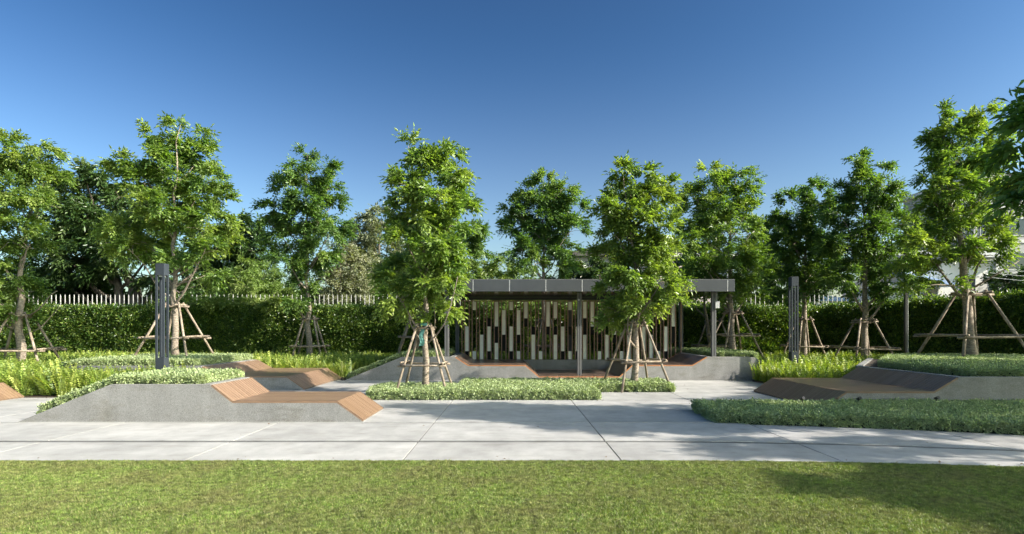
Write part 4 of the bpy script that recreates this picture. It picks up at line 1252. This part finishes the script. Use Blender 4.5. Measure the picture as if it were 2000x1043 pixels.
Yh = 46
e = empty('grey_house', (WX(1160, Yh), Yh, 0), label='grey house with a dark sloping roof behind the pavilion', cat='house')
x0, x1, zt = WX(1112, Yh), WX(1222, Yh), WZ(500, Yh)
MB().box(x0, x1, Yh, Yh + 7, -.1, zt).build('wall', M['grey_wall'], e)
MB().prism([(x0 - .5, zt - .05), (x0 - .5, zt + .12), ((x0 + x1) / 2, zt + .75), (x1 + .5, zt + .12), (x1 + .5, zt - .05)], Yh - .6, Yh + 7.6).build('roof', M['roof'], e)
window(e, x0 + .6, x0 + 1.9, Yh, zt - 2.3, zt - .8); window(e, x1 - 1.9, x1 - .6, Yh, zt - 2.3, zt - .8)
loc_children(e)
Yh = 48
e = empty('pink_house', (WX(1350, Yh), Yh, 0), label='pinkish house wall showing between the two trees at the right end of the pavilion', cat='house')
x0, x1, zt = WX(1285, Yh), WX(1430, Yh), WZ(502, Yh)
MB().box(x0, x1, Yh, Yh + 8, -.1, zt).build('wall', M['pink_wall'], e)
MB().box(x0 - .3, x1 + .3, Yh - .4, Yh + 8.4, zt + .002, zt + .25).build('parapet', M['white_wall'], e)
for k in range(3): window(e, x0 + .7 + k * 1.9, x0 + 1.9 + k * 1.9, Yh, zt - 2.6, zt - .9)
MB().box(x0 + 1.5, x0 + 2.3, Yh + 1, Yh + 2, zt + .255, zt + 1.0).build('chimney', M['roof'], e)
loc_children(e)
Yh = 40
e = empty('pale_blue_outbuilding', (WX(1600, Yh), Yh, 0), label='low pale blue wall and roof behind the hedge right of the lamp post', cat='building')
x0, x1, zt = WX(1555, Yh), WX(1655, Yh), WZ(588, Yh)
MB().box(x0, x1, Yh, Yh + 4, -.1, zt).build('wall', M['white_wall'], e)
MB().prism([(x0 - .3, zt + .002), (x1 + .3, zt + .002), (x1 + .3, zt + .10), (x0 + .6, zt + .55)], Yh - .3, Yh + 4.3).build('roof', M['blue_roof'], e)
window(e, x0 + 1.2, x0 + 2.2, Yh, zt - 1.7, zt - .6)
loc_children(e)
Yh = 38
e = empty('white_house', (WX(1850, Yh), Yh, 0), label='white gabled house behind the right hedge with a blue tiled lean-to roof', cat='house')
x0, x1 = WX(1790, Yh), WX(1942, Yh); zt = WZ(520, Yh)
MB().prism([(x0, -.1), (x0, WZ(545, Yh)), (WX(1845, Yh), WZ(512, Yh)), (x1, WZ(512, Yh)), (x1, -.1)], Yh, Yh + 8).build('wall', M['white_wall'], e)
MB().prism([(WX(1700, Yh), WZ(500, Yh)), (WX(1705, Yh), WZ(492, Yh)), (WX(1960, Yh), WZ(492, Yh)), (WX(1960, Yh), WZ(505, Yh)), (WX(1845, Yh), WZ(505, Yh))], Yh - .8, Yh + 8.5).build('roof', M['strip'], e)
MB().box(x1 - .01, x1 + .18, Yh - .15, Yh - .01, 0, WZ(512, Yh)).build('downpipe', M['strip'], e)
MB().box(WX(1745, Yh), WX(1788, Yh), Yh + .5, Yh + 6, -.1, WZ(556, Yh)).build('wing', M['white_wall'], e)
MB().prism([(WX(1735, Yh), WZ(536, Yh)), (WX(1738, Yh), WZ(531, Yh)), (WX(1842, Yh), WZ(556, Yh)), (WX(1840, Yh), WZ(562, Yh))], Yh - 1.2, Yh - .05).build('lean_to_roof', M['blue_roof'], e)
window(e, WX(1800, Yh), WX(1832, Yh), Yh, WZ(588, Yh), WZ(562, Yh)); window(e, WX(1870, Yh), WX(1905, Yh), Yh, WZ(575, Yh), WZ(540, Yh))
loc_children(e)
Yh = 50
e = empty('apartment_block', (WX(1990, Yh), Yh, 0), label='taller grey block with dark windows behind the tall airy tree at the right', cat='building')
x0, x1, zt = WX(1902, Yh), WX(2120, Yh), WZ(350, Yh)
MB().box(x0, x1, Yh, Yh + 9, -.1, zt).build('wall', M['grey_wall'], e)
MB().box(x0 - .4, x1 + .4, Yh - .5, Yh + 9.4, zt + .002, zt + .35).build('roof', M['strip'], e)
for fl in range(4):
    for k in range(4):
        wx = x0 + .5 + k * 2.3; wz = zt - 1.9 - fl * 2.9
        if wz > .5: window(e, wx, wx + 1.7, Yh, wz, wz + 1.5)
    MB().box(x0 - .1, x1 + .1, Yh - .10, Yh - .005, zt - 2.5 - fl * 2.9, zt - 2.25 - fl * 2.9).build('floor_band', M['strip'], e)
loc_children(e)
for k, (pa, pb_) in enumerate((((1925, 524), (2060, 530)), ((1925, 532), (2060, 540)), ((1925, 541), (2060, 549)))):
    a, b = PX(*pa, 34), PX(*pb_, 34)
    MB().tube([a, a.lerp(b, .5) + Vector((0, 0, -.08)), b], [.012] * 3, 5).build('overhead_cable', M['strip'],
        label='%s pale overhead cable in front of the dark bush at the right edge' % ('topmost', 'middle', 'lowest')[k], cat='cable', group='overhead cables')

# ------------------------------------------------------------------ fallen leaves
lf = [((525, 829), 'dark curled leaf on the paving in front of the near left lounger'), ((1835, 904), 'brown dry leaf where the lawn meets the paving at the right'),
      ((1337, 753), 'small dry leaf on the sunlit paving right of the staked centre tree'), ((1343, 761), 'second small dry leaf nearer the camera on the paving right of the centre tree')]
for (px_, py_), lab in lf:
    Yg = F * 1.5 / (py_ - HY); p = PX(px_, py_, Yg)
    mb = MB(); s = .035
    mb.add([(-s, 0, .004), (0, -.014, .012), (s, 0, .02), (0, .014, .014)], [(0, 1, 2), (0, 2, 3)])
    mb.build('fallen_leaf', M['deadleaf'], loc=(p.x, Yg, .002), label=lab, cat='leaf', group='fallen leaves').rotation_euler = (0, 0, random.uniform(0, 6))
P = []; RT = []; SC = []; VR = []
lt = leaf_arrays(np.zeros((3, 3)) + np.array([[0, 0, .004], [.02, .015, .004], [-.02, .01, .004]]), unit(np.array([[1, .2, .2], [-.4, 1, .25], [.1, -1, .3]])), np.array([[0, 0, 1.0]] * 3), np.array([.045, .03, .035]), np.array([.02, .014, .016]), .3)
ls = [src('litter_leaf', leaf_mesh('litter_leaf', lt[i * 4:i * 4 + 4] - np.array([lt[i * 4][0], lt[i * 4][1], 0]), M['deadleaf'])) for i in range(3)]
for i in range(150):
    q = random.random()
    if q < .3: x, y = random.uniform(-3.2, 3.8), 12.46 - abs(random.gauss(0, .12))
    elif q < .5: x = random.uniform(3.4, 8); y = max(9.45 - .033 * (x - 1.5) ** 2, 7) - abs(random.gauss(0, .12))
    elif q < .62: x, y = random.uniform(-12, -8.2), 12.85 - abs(random.gauss(0, .15))
    elif q < .72: x, y = random.uniform(-4.8, 7), 17.2 - abs(random.gauss(0, .12))
    elif q < .86: x = random.uniform(-8, 6); y = EY(6.72, x) + .02 + abs(random.gauss(0, .08))
    else: x, y = random.uniform(-7, 6), random.uniform(6.8, 17)
    if -8.1 < x < -2.3 and 9.4 < y < 11.2: continue
    P.append((x, y, .001)); RT.append((0, 0, random.uniform(0, 6.3))); SC.append(random.uniform(.5, 1.15)); VR.append(random.randrange(3))
scatter('leaf_litter', ls, P, RT, SC, VR, [M['deadleaf']], label='tiny dry leaves and crumbs scattered over the paving and along its edges', cat='leaf litter', kind='stuff')
print('tris', sum(len(o.data.polygons) for o in scene.objects if o.type == 'MESH'), 'objs', len(scene.objects))
